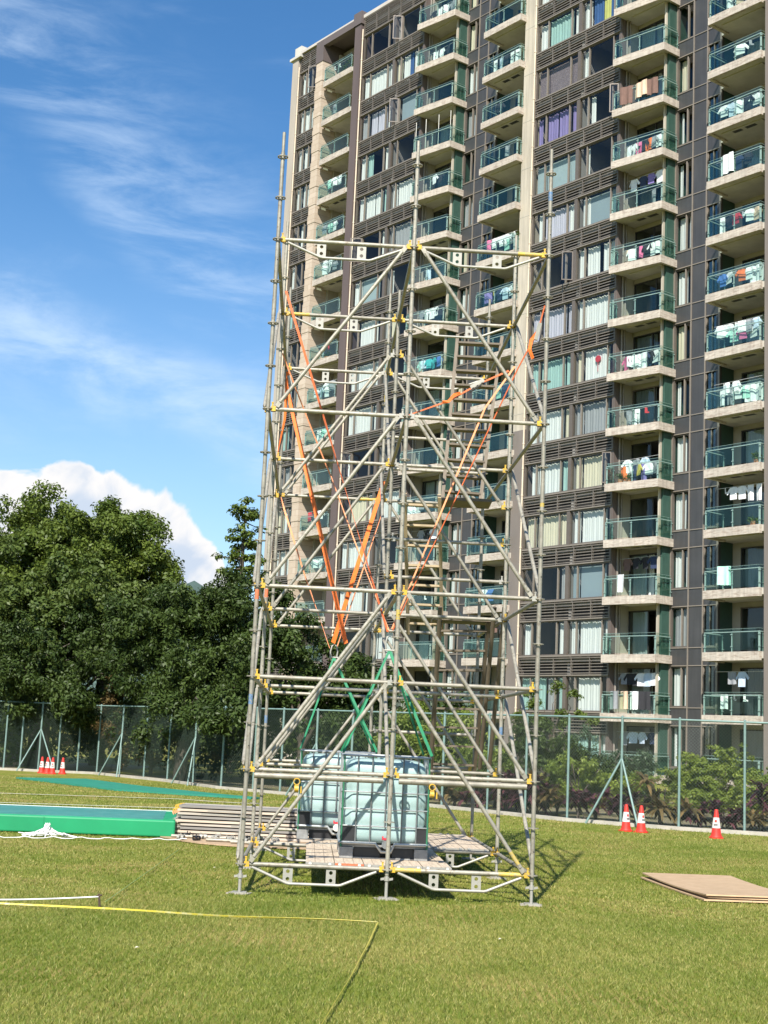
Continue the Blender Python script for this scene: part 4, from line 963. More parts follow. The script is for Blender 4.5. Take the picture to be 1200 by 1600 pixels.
for k in range(K0, K1 + 1):
    for (u0, u1), R in ((SEC[1], R2), (SEC[0], R1)):
        cf = R.get(k)
        if cf is None:
            c = random.choice(pool); cf = [(.1, .9, c), (.95, 2.85, c), (2.95, 3.5, c)] if random.random() < .6 else [(4, 4.4, c), (4.5, 6.3, c)]
        op = {9: 6.9, 2: 6.9, 6: 3.2}.get(k) if R is R2 else {13: 4.2, 11: 4.2, 8: .5, 3: .5}.get(k)
        window(0, k, [u0 + m for m in MUL], cf, u0, u1, (u0 + TH[0], u0 + TH[1]), None if op is None else u0 + min(op, 6.7))
    u0, u1 = SEC[2]
    window(0, k, [u0 + .8, u0 + 1.62], R0.get(k, [(.1, .8, random.choice(pool))] if random.random() < .7 else []), u0, u1, None, u0 + 2.0 if k in (13,) else None)
    u0, u1 = SEC[3]
    window(0, k, [u0 + m for m in MUL], [(.1, 2.8, random.choice(pool))], u0, u1, (u0 + TH[0], u0 + TH[1]))

# --- dark tiled walls with their slim windows, side walls, recess walls
for o in (0, MO):
    mb = MB(); D = 1.40
    for k in range(K0, K1 + 2):
        za = ZK(k) - .10; zb = ZK(k) + .83 if k <= K1 else ZTOP + 1
        mb.box(-.22 + o, 2.94 + o, D, D + .22, za, zb, 0)
        if k <= K1:
            mb.box(1.04 + o, 2.0 + o, D, D + .22, zb, ZK(k + 1) - .10, 0); mb.box(2.72 + o, 2.94 + o, D, D + .22, zb, ZK(k + 1) - .10, 0)
    bpart(mb, 'tiled_wall', [greyt])
    mb = MB()
    for u in (1.04, 2.0): mb.box(u - .03 + o, u + .03 + o, D - .05, D + .01, ZBOT, ZTOP + 1, 0)
    mb.box(2.86 + o, 2.97 + o, D - .03, D + .02, ZBOT, ZTOP + 1, 0)
    mb.box(-.235 + o, -.16 + o, D - .03, D + .02, ZBOT, ZTOP + 1, 0)
    for k in range(K0, K1 + 2):
        for zz in (ZK(k) - .10, ZK(k) + .83): mb.box(-.16 + o, 2.86 + o, D - .035, D + .012, zz - .025, zz + .025, 0)
    bpart(mb, 'joint_strip', [alul])
    mb = MB(); mb.box(-.42 + o, -.22 + o, .78, 3.2, ZBOT, ZTOP + 1, 0); bpart(mb, 'green_side_wall', [greent])
    mb = MB(); mb.box(2.72 + o, 2.94 + o, D + .22, 3.1, ZBOT, ZTOP + 1, 0); bpart(mb, 'green_side_wall', [greent])
    mb = MB(); mb.box(-3.55 + o, -3.34 + o, WD + .02, .75, ZBOT, ZTOP + 1, 0); bpart(mb, 'brown_side_wall', [brownt])
    mb = MB(); mb.box(-3.55 + o, -3.34 + o, .75, 3.2, ZBOT, ZTOP + 1, 0); bpart(mb, 'beige_side_wall', [beige])
    mb = MB()
    for du, dd in ((-3.27, .62), (-3.26, .85)): mb.tube((du + o, dd, ZBOT), (du + o, dd, ZTOP), .055, 8)
    bpart(mb, 'drainpipe', [pm('grey_pipe', (.25, .22, .19), .6, 0, .15, 3)])
    mb = MB(); mb.box(-.46 + o, -.36 + o, .62, .76, ZBOT, ZTOP + 1, 0); bpart(mb, 'corner_post', [cream])
    for k in range(K0, K1 + 1):
        cf = random.choice([[(.05, .75, 'w')], [(.1, .55, 'w'), (.75, 1.0, 'w')], [(.1, .3, 'w')], [(.1, .6, 'c')], [(.05, .9, 'g')], []])
        window(o, k, [.58 + o], cf, -.16 + o, 1.01 + o, name='slim_window', z0=.855, z1=2.975, dep=D)
        mb = MB(); mb.box(2.03 + o, 2.72 + o, D + .02, D + .08, ZK(k) + .86, ZK(k) + .92, 0); mb.box(2.03 + o, 2.08 + o, D + .02, D + .08, ZK(k) + .92, ZK(k) + 2.97, 0); mb.box(2.4 + o, 2.45 + o, D + .02, D + .08, ZK(k) + .92, ZK(k) + 2.97, 0)
        mb.box(2.03 + o, 2.72 + o, D + .09, D + .10, ZK(k) + .84, ZK(k) + 2.99, 1); bpart(mb, 'vent_window', [alul, gl_dark])
mb = MB(); mb.box(-33.4, -33.2, 1.4, 3.1, ZBOT, ZK(13) + 3.2, 0); bpart(mb, 'beige_side_wall', [beige])

# --- balconies
def rail_run(gb, sb, a, b_, z, posts=(0, 1), npan=2):
    a = Vector((a[0], a[1], 0)); b_ = Vector((b_[0], b_[1], 0)); d = b_ - a; Ln = d.length; d.normalize(); n = Vector((-d.y, d.x, 0))
    for i in range(npan):
        c = a + d * (Ln * (i + .5) / npan) + Vector((0, 0, z + .60)); gb.obox(c, d * (Ln / npan / 2 - .03), n * .007, Vector((0, 0, .52)), 0)
    sb.obox((a + b_) / 2 + Vector((0, 0, z + .97)), d * (Ln / 2), n * .022, Vector((0, 0, .02)), 0)
    sb.obox((a + b_) / 2 + Vector((0, 0, z + 1.125)), d * (Ln / 2), n * .010, Vector((0, 0, .006)), 0)
    for i in range(npan + 1):
        if i in posts or True:
            p = a + d * (Ln * i / npan); sb.obox(p + n * .03 + Vector((0, 0, z + .50)), d * .03, n * .014, Vector((0, 0, .50)), 0)
            for zz in (.25, .85): sb.obox(p + Vector((0, 0, z + zz)), d * .07, n * .016, Vector((0, 0, .02)), 0)
def door(par, u0, u1, dep, z, cur=None):
    mb = MB(); h = 2.44; mid = u0 + (u1 - u0) * random.choice((.48, .52, .6))
    mb.box(u0, u1, dep - .06, dep + .02, z + h, z + h + .06, 0)
    for u in (u0, mid - .04, u1 - .07): mb.box(u, u + .07, dep - .05, dep + .02, z, z + h, 0)
    mb.box(u0, u1, dep - .04, dep + .02, z, z + .05, 0)
    o = mb.build('sliding_door', [frame_w if random.random() < .7 else alu], par)
    mb = MB()
    if random.random() < .55: rngs = [(u0 + .07, mid - .04), (mid + .03, u1 - .07)]
    else: rngs = [(u0 + .07, mid - .04)]
    for a, b_ in rngs: mb.add([(a, dep, z + .05), (b_, dep, z + .05), (b_, dep, z + h), (a, dep, z + h)], [(0, 1, 2, 3)])
    mb.build('door_glass', [gl_dark], o)
    if cur:
        global WD
        kw = WD; WD = dep; f0, f1 = cur[1:]; curtain(u0 + (u1 - u0) * f0, u0 + (u1 - u0) * f1, z + .05, z + h, cur[0], o, d=.14); WD = kw
def balcony(o, k, kind):
    z = ZK(k); TH_ = .43
    if kind == 'P': poly = [(-3.36 + o, -.44), (0 + o, .06), (.0 + o, 1.39), (-.22 + o, 1.39), (-.22 + o, 2.9), (-3.34 + o, 2.9)]
    elif kind == 'Q': poly = [(3.30 + o, -.22), (6.76 + o, -.22), (6.76 + o, .26 if o else -.02), (6.84 + o, .26 if o else -.02), (6.84 + o, 2.9), (2.95 + o, 2.9), (2.95 + o, 1.36), (3.30 + o, 1.36)]
    else: poly = [(-33.1, -.10), (-29.64, -.10), (-29.64, -.02), (-29.5, -.02), (-29.5, 2.9), (-33.38, 2.9), (-33.38, .9), (-33.1, .9)]
    nfr = 3 if kind == 'P' else 3
    mb = MB(); n = len(poly)
    # fascia: outer ring .43 high; the slab itself is recessed under it
    ring = poly[:3] if kind == 'P' else ([poly[-1]] + poly[:3] if kind == 'Q' else [poly[-1]] + poly[:3])
    for a, b_ in zip(ring[:-1], ring[1:]):
        A = Vector((*a, 0)); Bv = Vector((*b_, 0)); d = (Bv - A).normalized(); nn = Vector((-d.y, d.x, 0)); wd = .16
        e0 = A; e1 = Bv
        vs = [e0, e1, e1 + nn * wd - d * (wd if b_ is not ring[-1] else 0), e0 + nn * wd + d * (wd if a is not ring[0] else 0)]
        vs = [Vector((v.x, v.y, z)) for v in vs] + [Vector((v.x, v.y, z + TH_)) for v in vs]
        mb.add(vs, [(0, 3, 2, 1), (4, 5, 6, 7), (0, 1, 5, 4), (1, 2, 6, 5), (2, 3, 7, 6), (3, 0, 4, 7)], 0)
    cen = Vector((sum(p[0] for p in poly) / n, sum(p[1] for p in poly) / n))
    inner = [tuple(Vector(p) + (cen - Vector(p)).normalized() * .02) for p in poly]
    mb.prism(inner, z + .10, z + TH_ - .006, 1)
    # dropped panel on the soffit, and the beam along the back
    u0, u1, dd0, dd1 = {'P': (-2.75 + o, -.40 + o, .50, 1.25), 'Q': (3.75 + o, 6.35 + o, .40, 1.3), 'K': (-32.6, -29.95, .5, 1.3)}[kind]
    mb.box(u0, u1, dd0, dd1, z + .045, z + .099, 1)
    if random.random() < .3: 
        uu = (u0 + u1) / 2; mb.box(uu - .7, uu - .15, .55, .8, z + .035, z + .046, 2); mb.box(uu + .1, uu + .75, .55, .8, z + .035, z + .046, 2)
    bal = bpart(mb, 'balcony', [slabm, soffit, frame_w])
    gb, sb = MB(), MB(); zt = z + TH_
    if kind == 'P':
        rail_run(gb, sb, (-3.28 + o, -.34), (-.07 + o, .12), zt, npan=2); rail_run(gb, sb, (-.07 + o, .14), (-.07 + o, 1.30), zt, npan=1)
        u_a, u_b, dep = -3.30 + o, -.44 + o, 1.62
        rail_run(gb, sb, (-3.28 + o, -.32), (-3.28 + o, .2), zt, npan=1)
    elif kind == 'Q':
        rail_run(gb, sb, (3.38 + o, -.13), (6.70 + o, -.13), zt, npan=2); rail_run(gb, sb, (3.38 + o, -.1), (3.38 + o, 1.3), zt, npan=1)
        rail_run(gb, sb, (6.70 + o, -.13), (6.70 + o, .2), zt, npan=1)
        u_a, u_b, dep = 3.3 + o, 6.82 + o, 2.6
    else:
        rail_run(gb, sb, (-33.02, -.02), (-29.7, -.02), zt, npan=2); rail_run(gb, sb, (-33.02, .0), (-33.02, .85), zt, npan=1)
        u_a, u_b, dep = -33.18, -29.5, 2.3
    g = gb.build('glass_panel', [gl_rail], bal); sb.build('railing', [railm], bal)
    # back wall with the sliding door
    wb = MB(); lo = u_a if kind != 'P' else -3.34 + o; hi = u_b if kind != 'P' else -.42 + o
    if kind == 'Q': lo = 2.94 + o
    dl, dh = (lo + (.55 if kind != 'P' else .08), hi - .12)
    zt2 = ZK(k + 1) + .11
    wb.box(lo, dl, dep, dep + .15, zt, zt2, 0); wb.box(hi - .12, hi, dep, dep + .15, zt, zt2, 0); wb.box(dl, hi - .12, dep - .03, dep + .15, zt + 2.5, zt2, 0)
    wb.build('back_wall', [beige], bal)
    c = random.random(); door(bal, dl, hi - .12, dep, zt, None if c < .4 else (random.choice('gwgw'), .05, random.choice((.45, .6, .97))))
for k in range(K0, K1 + 1):
    for o in (0, MO): balcony(o, k, 'P'); balcony(o, k, 'Q')
    balcony(0, k, 'K')

# --- roof edge
mb = MB(); zr = ZK(13) + 3.1 * 1.26
for (u0, u1) in ((-28.75, 15.5),): mb.box(u0, u1, WD - .1, 14, zr + .003, zr + .26, 0)
mb.box(-36.4, -29.5, .02, 14, zr + .10, zr + .30, 0)
bpart(mb, 'roof_coping', [pm('roof_coping_pale', (.50, .46, .42), .7, 0, .08, 1)])
mb = MB(); mb.box(-33.35, -28.7, -.06, .35, zr - .42, zr + .098, 0); mb.box(-33.35, -29.5, .35, 3.0, zr - .1, zr + .09, 0); mb.box(-34.3, -33.352, -.06, 3.0, ZK(13) + 2.303, zr + .099, 0); mb.box(-29.6, -28.65, -.08, .6, zr - .42, zr + .55, 0)
bpart(mb, 'roof_canopy', [pm('canopy_brown', (.13, .105, .10), .6, .1, .08, 1)])

# --- laundry and balcony clutter: every piece is a thing of its own
GM = {}
GC = {'w': ('white', (.78, .79, .80)), 'b': ('blue', (.08, .18, .50)), 'k': ('black', (.025, .025, .03)), 'r': ('red', (.48, .04, .05)), 'p': ('pink', (.70, .16, .32)), 'o': ('orange', (.78, .18, .05)), 'g': ('grey', (.28, .29, .31)), 'n': ('navy', (.03, .045, .10)), 'y': ('yellow', (.70, .58, .12)), 'm': ('mint green', (.42, .70, .60)), 'e': ('peach', (.70, .50, .36)), 'v': ('violet', (.22, .17, .42)), 'c': ('brown', (.17, .10, .08)), 't': ('teal', (.05, .38, .40)), 'l': ('pale blue', (.50, .60, .72))}
def garment(kind, w, h):
    """outline of a hanging piece, as a list of convex polygons in (u, z), z downward negative"""
    if kind == 'shirt': return [[(-w / 2, -.02), (-w * .15, 0), (w * .15, 0), (w / 2, -.02), (w * .5, -h), (-w * .5, -h)], [(-w / 2, -.02), (-w / 2, -.22), (-w * .78, -.40), (-w * .95, -.30)], [(w / 2, -.02), (w * .95, -.30), (w * .78, -.40), (w / 2, -.22)]]
    if kind == 'trousers': return [[(-w / 2, 0), (w / 2, 0), (w / 2, -.25 * h), (-w / 2, -.25 * h)], [(-w / 2, -.25 * h), (-.03 * w, -.25 * h), (-.10 * w, -h), (-.48 * w, -h)], [(.03 * w, -.25 * h), (w / 2, -.25 * h), (.48 * w, -h), (.10 * w, -h)]]
    if kind == 'sock': return [[(-w / 2, 0), (w / 2, 0), (w / 2, -h), (-w / 2, -h)], [(w / 2, -h * .7), (w * 1.3, -h * .75), (w * 1.3, -h), (w / 2, -h)]]
    return [[(-w / 2, 0), (w / 2, 0), (w / 2, -h), (-w / 2, -h)]]
def hang(kind, col, u, d, ztop, w, h, label, group):
    cname, rgb = GC[col]
    m = pm('cloth_' + cname.replace(' ', '_'), rgb, .9, 0, .12, 5)
    vs = []; fs = []; th = .014; ph = random.uniform(0, 6); tilt = random.uniform(-.3, .3)
    mb = MB()
    for poly in garment(kind, w, h):
        # subdivide down the height so the cloth can fold
        front = []; rows = 5
        us = [p[0] for p in poly]; zs = [p[1] for p in poly]
        n = len(poly); off = lambda a, b_: .028 * sin(14 * a + ph) * (1 + 1.5 * -b_) + tilt * a
        vsF = [(a, off(a, b_) - th, b_) for a, b_ in poly]; vsB = [(a, off(a, b_) + th, b_) for a, b_ in poly]
        if len(poly) == 4 and kind in ('sheet', 'towel'):
            K = 10; vsF = []; vsB = []
            for i in range(K + 1):
                a = -w / 2 + w * i / K
                for b_ in (0, -h * (1 + random.uniform(-.03, .02))):
                    vsF.append((a, off(a, b_) - th, b_)); vsB.append((a, off(a, b_) + th, b_))
            mb.add(vsF, [(2 * i, 2 * i + 1, 2 * i + 3, 2 * i + 2) for i in range(K)]); mb.add(vsB, [(2 * i + 2, 2 * i + 3, 2 * i + 1, 2 * i) for i in range(K)])
            continue
        mb.add(vsF, [tuple(range(n - 1, -1, -1))]); mb.add(vsB, [tuple(range(n))])
        mb.add(vsF + vsB, [(i, (i + 1) % n, n + (i + 1) % n, n + i) for i in range(n)])
    ob = mb.build({'sheet': 'bed_sheet', 'sock': 'sock', 'shirt': 'shirt', 'trousers': 'trousers', 'towel': 'towel'}[kind], [m])
    P = Matrix.Rotation(BYAW, 4, 'Z') @ Vector((u, d, 0)) + BP; ob.location = (P.x, P.y, ztop); ob.rotation_euler.z = BYAW + random.uniform(-.15, .15)
    tag(ob, label, {'sheet': 'bed sheet', 'sock': 'sock', 'shirt': 'shirt', 'trousers': 'trousers', 'towel': 'towel'}[kind], group)
KN = {'s': 'shirt', 't': 'trousers', 'w': 'towel', 'd': 'sheet', 'k': 'sock'}
DIM = {'shirt': (.46, .68), 'trousers': (.36, .92), 'towel': (.46, .72), 'sheet': (1.1, 1.0), 'sock': (.11, .30)}
GE = {'K': (-32.7, -30.0), 'M': (-3.0 + MO, -.5 + MO), 'N': (3.8 + MO, 6.4 + MO), 'P': (-3.0, -.5), 'Q': (3.8, 6.4)}
CN = {'K': 'leftmost balcony column', 'M': 'second balcony column', 'N': 'third balcony column', 'P': 'fourth balcony column', 'Q': 'rightmost balcony column'}
# (column, floor): list of (height mode, pieces); 'lo' hangs inside the rail, 'hi' under the ceiling, 'ov' over the rail
LAU = {('P', 9): [('ov', 'cd ed cw')], ('P', 8): [('lo', 'ws ws pt ks ow gs ww')], ('P', 7): [('hi', 'ws ns vs ws'), ('lo', 'gt')], ('P', 6): [('lo', 'ek ws kt pw ks ws ww')], ('P', 4): [('lo', 'ps ww ws wd ns ks ws'), ], ('P', 2): [('lo', 'ow ws nt ys vt ws gs'), ('mid', 'ws gs ls')],
       ('P', 0): [('hi', 'cs ks ks ns'), ('ov', 'ww')], ('P', -2): [('hi', 'gs ks ks ws ls ws'), ('ov', 'gw ew ww kw')], ('P', -3): [('hi', 'gs ls ls ns')], ('P', 3): [('lo', 'gt wt rk')],
       ('Q', 8): [('lo', 'ws ls ww ks ws')], ('Q', 7): [('ov', 'wd'), ('lo', 'ks ns ks')], ('Q', 6): [('lo', 'wt ks rs gk ws es')], ('Q', 5): [('lo', 'bs ws gk os ws wd')], ('Q', 4): [('mid', 'ws ws wk ws gs ls'), ('lo', 'ms ps ws')], ('Q', 3): [('mid', 'ww ws'), ('lo', 'wt gt ws ms wd')], ('Q', 1): [('hi', 'wk ws ws wt wt')], ('Q', 0): [('ov', 'mw')], ('Q', -2): [('lo', 'ww gk wk'), ('hi', 'gw ls')], ('Q', 9): [('lo', 'ws gk')], ('Q', 10): [('lo', 'ww es gs')],
       ('N', 13): [('lo', 'ns ws ws ys ks ws')], ('N', 11): [('lo', 'wt lt ks wt wt')], ('N', 10): [('lo', 'ks')], ('N', 7): [('mid', 'pw ws ws ws ws'), ('lo', 'ns ks ms')], ('N', 6): [('lo', 'vw yk ns ls ws')], ('N', 9): [('lo', 'gw')], ('N', 4): [('lo', 'ms ns')], ('N', 0): [('lo', 'ws bs ks')], ('N', -1): [('hi', 'cs cs gs')],
       ('M', 13): [('lo', 'ks ww ww gs')], ('M', 12): [('lo', 'ww ws ks')], ('M', 9): [('mid', 'ws ks')], ('M', 6): [('mid', 'gs ws ws ws ks')], ('M', 5): [('lo', 'ms ls ts ts bs')], ('M', 7): [('lo', 'lt')], ('M', 2): [('lo', 'wd gs')], ('M', 1): [('hi', 'gs ks ws')], ('M', 0): [('lo', 'ks ks wk')],
       ('K', 10): [('mid', 'ms ws ws')], ('K', 9): [('lo', 'gs ms ws ks')], ('K', 8): [('mid', 'ws ws'), ('lo', 'ws ws gs')], ('K', 6): [('lo', 'ww rk')], ('K', 5): [('mid', 'ws gs'), ('lo', 'ws ls ws')], ('K', 4): [('lo', 'ws ms ks')], ('K', 2): [('mid', 'rs ks ws')], ('K', 1): [('lo', 'ws ws')], ('K', 12): [('lo', 'gw')], ('K', 13): [('lo', 'wk wk')]}
ORD = ['first', 'second', 'third', 'fourth', 'fifth', 'sixth', 'seventh', 'eighth']
FLO = ['ground', 'first', 'second', 'third', 'fourth', 'fifth', 'sixth', 'seventh', 'eighth', 'ninth', 'tenth', 'eleventh', 'twelfth', 'thirteenth', 'fourteenth', 'fifteenth', 'top']
rod_m = pm('drying_rod', (.55, .55, .53), .4, .4, .1, 8)
for (c, k), rows in LAU.items():
    ua, ub = GE[c]
    for mode, s in rows:
        it = s.split(); zt = ZK(k) + .43
        ztop = zt + {'lo': 1.02, 'mid': 1.36, 'hi': 2.16, 'ov': 1.16}[mode]
        tw = sum(DIM[KN[p[1]]][0] for p in it) * .9; gap = min(.62, (ub - ua) / max(1, len(it)))
        st = ua + random.uniform(.05, max(.06, (ub - ua) - gap * len(it))) if mode != 'ov' else ua + .2
        if mode == 'ov': gap = (ub - ua) / max(2.2, len(it))
        dl = {'K': .25, 'M': .45, 'N': .18, 'P': .45, 'Q': .18}[c] + (.3 if mode == 'hi' else 0)
        for i, p in enumerate(it):
            kd = KN[p[1]]; w, h = DIM[kd]; w *= random.uniform(.8, 1.1); h *= random.uniform(.85, 1.1)
            if mode == 'lo': h = min(h, .93)
            u = st + gap * (i + .5)
            d = dl
            if mode == 'ov':
                d = -.18 if c in 'NQ' else (-.42 + (u - (GE[c][0] - .3)) * .149 if c in 'MP' else -.08)
                if kd == 'towel': w, h = .66, .95
            lab = f'{GC[p[0]][0]} {kd}, {ORD[i]} from left {"over the rail" if mode == "ov" else "high up" if mode in ("hi", "mid") else "behind glass"}, {FLO[k + 3]} floor, {CN[c]}'
            hang(kd, p[0], u, d, ztop, w, h, lab, 'laundry drying on the balconies')
        if mode != 'ov':
            mb = MB(); mb.tube((ua - .2, 0, 0), (ub + .2, 0, 0), .014, 6)
            o = mb.build('drying_pole', [rod_m]); P = Matrix.Rotation(BYAW, 4, 'Z') @ Vector((0, dl, 0)) + BP; o.location = (P.x, P.y, ztop + .012); o.rotation_euler.z = BYAW
            tag(o, f'{"high" if mode != "lo" else "low"} drying pole, {FLO[k + 3]} floor, {CN[c]}', 'pole', 'drying poles on the balconies')
# bare white poles on one balcony
for i, f in enumerate((.02, .30, .66, .99)):
    P = Matrix.Rotation(BYAW, 4, 'Z') @ Vector((-3.25 + MO + 3.15 * f, -.30 + .45 * f, 0)) + BP
    mb = MB(); mb.tube((0, 0, 0), (0, 0, 2.15), .022, 6); o = mb.build('rail_pole', [pm('white_pole', (.7, .68, .62), .5, 0, .05, 4)], loc=(P.x, P.y, ZK(10 + 0) + .43)); tag(o, f'{ORD[i]} white upright pole on the balcony with four bare poles', 'pole', 'bare white poles on one balcony')
# red lantern disc in a window and hangings
P = Matrix.Rotation(BYAW, 4, 'Z') @ Vector((-4.85, WD + .2, 0)) + BP
mb = MB(); 
vs = []; 
mb.path([(0, -.02, 0), (0, .03, 0)], [.20, .20], 14); mb.box(-.015, .015, -.01, .01, -.75, -.2)
o = mb.build('window_ornament', [pm('ornament_red', (.62, .05, .07), .7, 0, .3, 14)], loc=(P.x, P.y, ZK(4) + 1.75)); o.rotation_euler.z = BYAW; tag(o, 'round red paper ornament hanging in a curtained window', 'ornament')

# ================================================================== VEGETATION
rng = np.random.default_rng(12)
def leaves(cent, rad, per, size, asp=.45, up=.5, droop=.25, tb=None, flat=1.0):
    """leaf quads scattered in clumps; returns vertices, faces, tint per vertex"""
    cent = np.asarray(cent, float); n = len(cent) * per
    c = np.repeat(cent, per, 0); r_ = np.repeat(np.broadcast_to(rad, (len(cent),)), per)
    d = rng.normal(size=(n, 3)); d /= np.linalg.norm(d, axis=1)[:, None]
    rr = rng.random(n) ** .45
    p = c + d * (rr * r_)[:, None] * np.array([1, 1, flat])
    nrm = d * .8 + np.array([0, 0, up]) + rng.normal(size=(n, 3)) * .55; nrm /= np.linalg.norm(nrm, axis=1)[:, None]
    ax = rng.normal(size=(n, 3)) + d * .8; ax[:, 2] -= droop; ax -= nrm * np.sum(ax * nrm, 1)[:, None]; ax /= np.linalg.norm(ax, axis=1)[:, None]
    sd_ = np.cross(nrm, ax); s = size * (.6 + .8 * rng.random(n))[:, None]
    V = np.stack([p - ax * s * .5, p + sd_ * s * asp * .5 + nrm * s * .05 + ax * s * .05, p + ax * s * .5 - nrm * s * .10, p - sd_ * s * asp * .5 + nrm * s * .05 + ax * s * .05], 1)
    base = np.repeat(rng.random(len(cent)) if tb is None else tb, per)
    t = np.clip(base * .55 + rng.random(n) * .45, 0, 1)
    return V.reshape(-1, 3), np.arange(n * 4).reshape(-1, 4), np.repeat(t, 4)
def blob_clumps(blobs, dens, lo=.5, k=7):
    """clumps gathered into boughs on an uneven shell, so that hollows stay between the boughs; a few sit deeper"""
    out = []; tb = []
    for (x, y, z, rx, ry, rz) in blobs:
        m = max(4, int(dens * (rx * ry * rz) ** (2 / 3) / k)); d = rng.normal(size=(m, 3)); d /= np.linalg.norm(d, axis=1)[:, None]
        lump = 1 + .12 * np.sin(d[:, 0] * 5.1 + x) * np.sin(d[:, 2] * 6.3 + y) + .07 * np.sin(d[:, 1] * 9 + d[:, 2] * 7 + z)
        f = np.where(rng.random(m) < .22, lo, .80 + .24 * rng.random(m)) * lump
        b = np.array([x, y, z]) + d * np.array([rx, ry, rz]) * f[:, None]
        s = .26 * (rx * ry * rz) ** (1 / 3) * (.7 + .6 * rng.random(m))
        off = rng.normal(size=(m, k, 3)) * s[:, None, None] * np.array([1, 1, .5]) * .75
        off[:, :, 2] -= .35 * (off[:, :, 0] ** 2 + off[:, :, 1] ** 2) / s[:, None]      # domed top, drooping rim
        out.append((b[:, None, :] + off).reshape(-1, 3)); tb.append(np.clip(np.repeat(rng.random(m), k) * .7 + .3 * rng.random(m * k), 0, 1))
    return np.concatenate(out), np.concatenate(tb)
bark = pm('bark', (.085, .068, .052), .9, 0, .25, 6, stretch=(3, 3, .6), bump=.5)
def tree(name, label, x, y, blobs, dens, rad, per, size, mat, asp=.45, th=3., tr=.2, group=None, cat='tree', lo=.5, droop=.25, up=.5, limbs=9, flat=.85):
    t = empty(name, (x, y, 0), 0, label, cat, group)
    C, tb = blob_clumps(blobs, dens, lo); C = C - np.array([x, y, 0]); C = C[C[:, 2] > .25]; tb = tb[:len(C)]
    V, F, T = leaves(C, rad * .8, per, size, asp, up, droop, tb, flat)
    np_mesh('crown', V, F, [mat], t, T)
    mb = MB(); top = Vector((0, 0, th)); mb.path([(0, 0, -.05), (.03, 0, th * .5), (0, .02, th)], [tr * 1.25, tr, tr * .8], 10)
    for i in range(limbs):
        q = top.lerp(Vector(C[rng.integers(len(C))]), .72); m_ = (top + q) / 2 + Vector((rng.normal() * .3, rng.normal() * .3, .5)); s = Vector((0, 0, th * (.6 + .4 * rng.random())))
        mb.path([s, s.lerp(m_, .6), m_, m_.lerp(q, .6), q], [tr * .5, tr * .4, tr * .28, tr * .16, .02], 7)
    mb.build('trunk', [bark], t); return t
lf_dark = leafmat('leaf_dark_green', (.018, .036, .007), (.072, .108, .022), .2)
lf_mid = leafmat('leaf_mid_green', (.04, .076, .010), (.15, .195, .034), .26)
lf_yel = leafmat('leaf_yellow_green', (.085, .14, .018), (.27, .32, .06), .3)
lf_big = leafmat('leaf_broad_green', (.035, .065, .012), (.13, .17, .036), .25)
lf_rust = leafmat('leaf_rusty', (.06, .05, .015), (.22, .15, .06), .25)
lf_purple = leafmat('leaf_purple', (.028, .012, .018), (.13, .045, .055), .2)
lf_pine = leafmat('leaf_blue_green', (.03, .055, .028), (.10, .15, .08), .2)
G_ = 'trees beyond the left fence'
tree('broadleaf_tree', 'tall light green tree highest at the far left of the tree line', -16.2, 65, [(-17.0, 65, 9.4, 3.6, 3, 3.3), (-20.5, 66, 8.8, 3.2, 3, 3.4), (-14.2, 65.5, 8.6, 2.6, 2.6, 2.8), (-15.5, 64, 6.5, 4, 3, 3)], 21, .66, 140, .19, lf_mid, .5, 6, .3, G_)
tree('broadleaf_tree', 'second light green crown with bright tufts at its top, beside the white cloud', -11.9, 62, [(-12.4, 62, 9.3, 2.5, 2.6, 2.5), (-10.6, 62.5, 8.2, 2.0, 2.3, 2.3), (-13.0, 61.5, 7.2, 3.3, 2.6, 3), (-11.8, 63, 11.0, 1.3, 1.2, .9)], 23, .60, 140, .18, lf_mid, .5, 6, .28, G_)
tree('broadleaf_tree', 'broad big-leaved dark tree at the left edge above the cones', -13.4, 57, [(-14.6, 57.5, 5.6, 3.3, 2.6, 2.5), (-11.4, 57, 6.0, 3.0, 2.6, 2.3), (-17.5, 58, 6.6, 3, 2.6, 3), (-9.2, 57.6, 6.2, 2.0, 2.2, 2.0)], 24, .62, 140, .19, lf_big, .5, 4, .28, G_)
tree('evergreen_tree', 'dark lower tree overhanging the left fence with rust coloured leaves', -12.3, 53.5, [(-13.2, 53.3, 3.6, 2.4, 1.7, 1.7), (-10.8, 53.2, 3.4, 1.9, 1.6, 1.6), (-15.8, 53.8, 3.6, 2.2, 1.7, 1.8), (-10.4, 53.6, 4.9, 1.9, 1.6, 1.4), (-11.9, 50.9, 2.75, 1.1, .7, .75), (-10.6, 50.8, 2.5, .7, .6, .65), (-13.0, 51, 3.1, 1.2, .8, .8)], 34, .48, 90, .165, lf_dark, .42, 2.4, .2, G_)
tree('evergreen_tree', 'very dark dense tree just left of the scaffold behind the fence', -6.6, 49.5, [(-6.6, 50, 4.7, 2.1, 2.0, 2.4), (-5.0, 49, 4.2, 1.9, 1.9, 2.5), (-7.9, 51, 3.8, 1.5, 1.7, 2.2), (-5.9, 50, 6.0, 1.5, 1.5, 1.3), (-4.6, 49.5, 6.2, 1.2, 1.3, 1.1), (-7.6, 50.6, 5.4, 1.5, 1.4, 1.4), (-4.2, 48, 2.7, 1.5, 1.4, 1.6), (-7.0, 50.2, 2.4, 1.8, 1.4, 1.4), (-6.3, 45.7, 2.5, .9, .7, .8), (-5.2, 43.8, 2.7, .9, .7, 1.0), (-4.3, 42.6, 2.4, .7, .6, .8)], 38, .46, 90, .16, lf_dark, .40, 2.4, .2, G_)
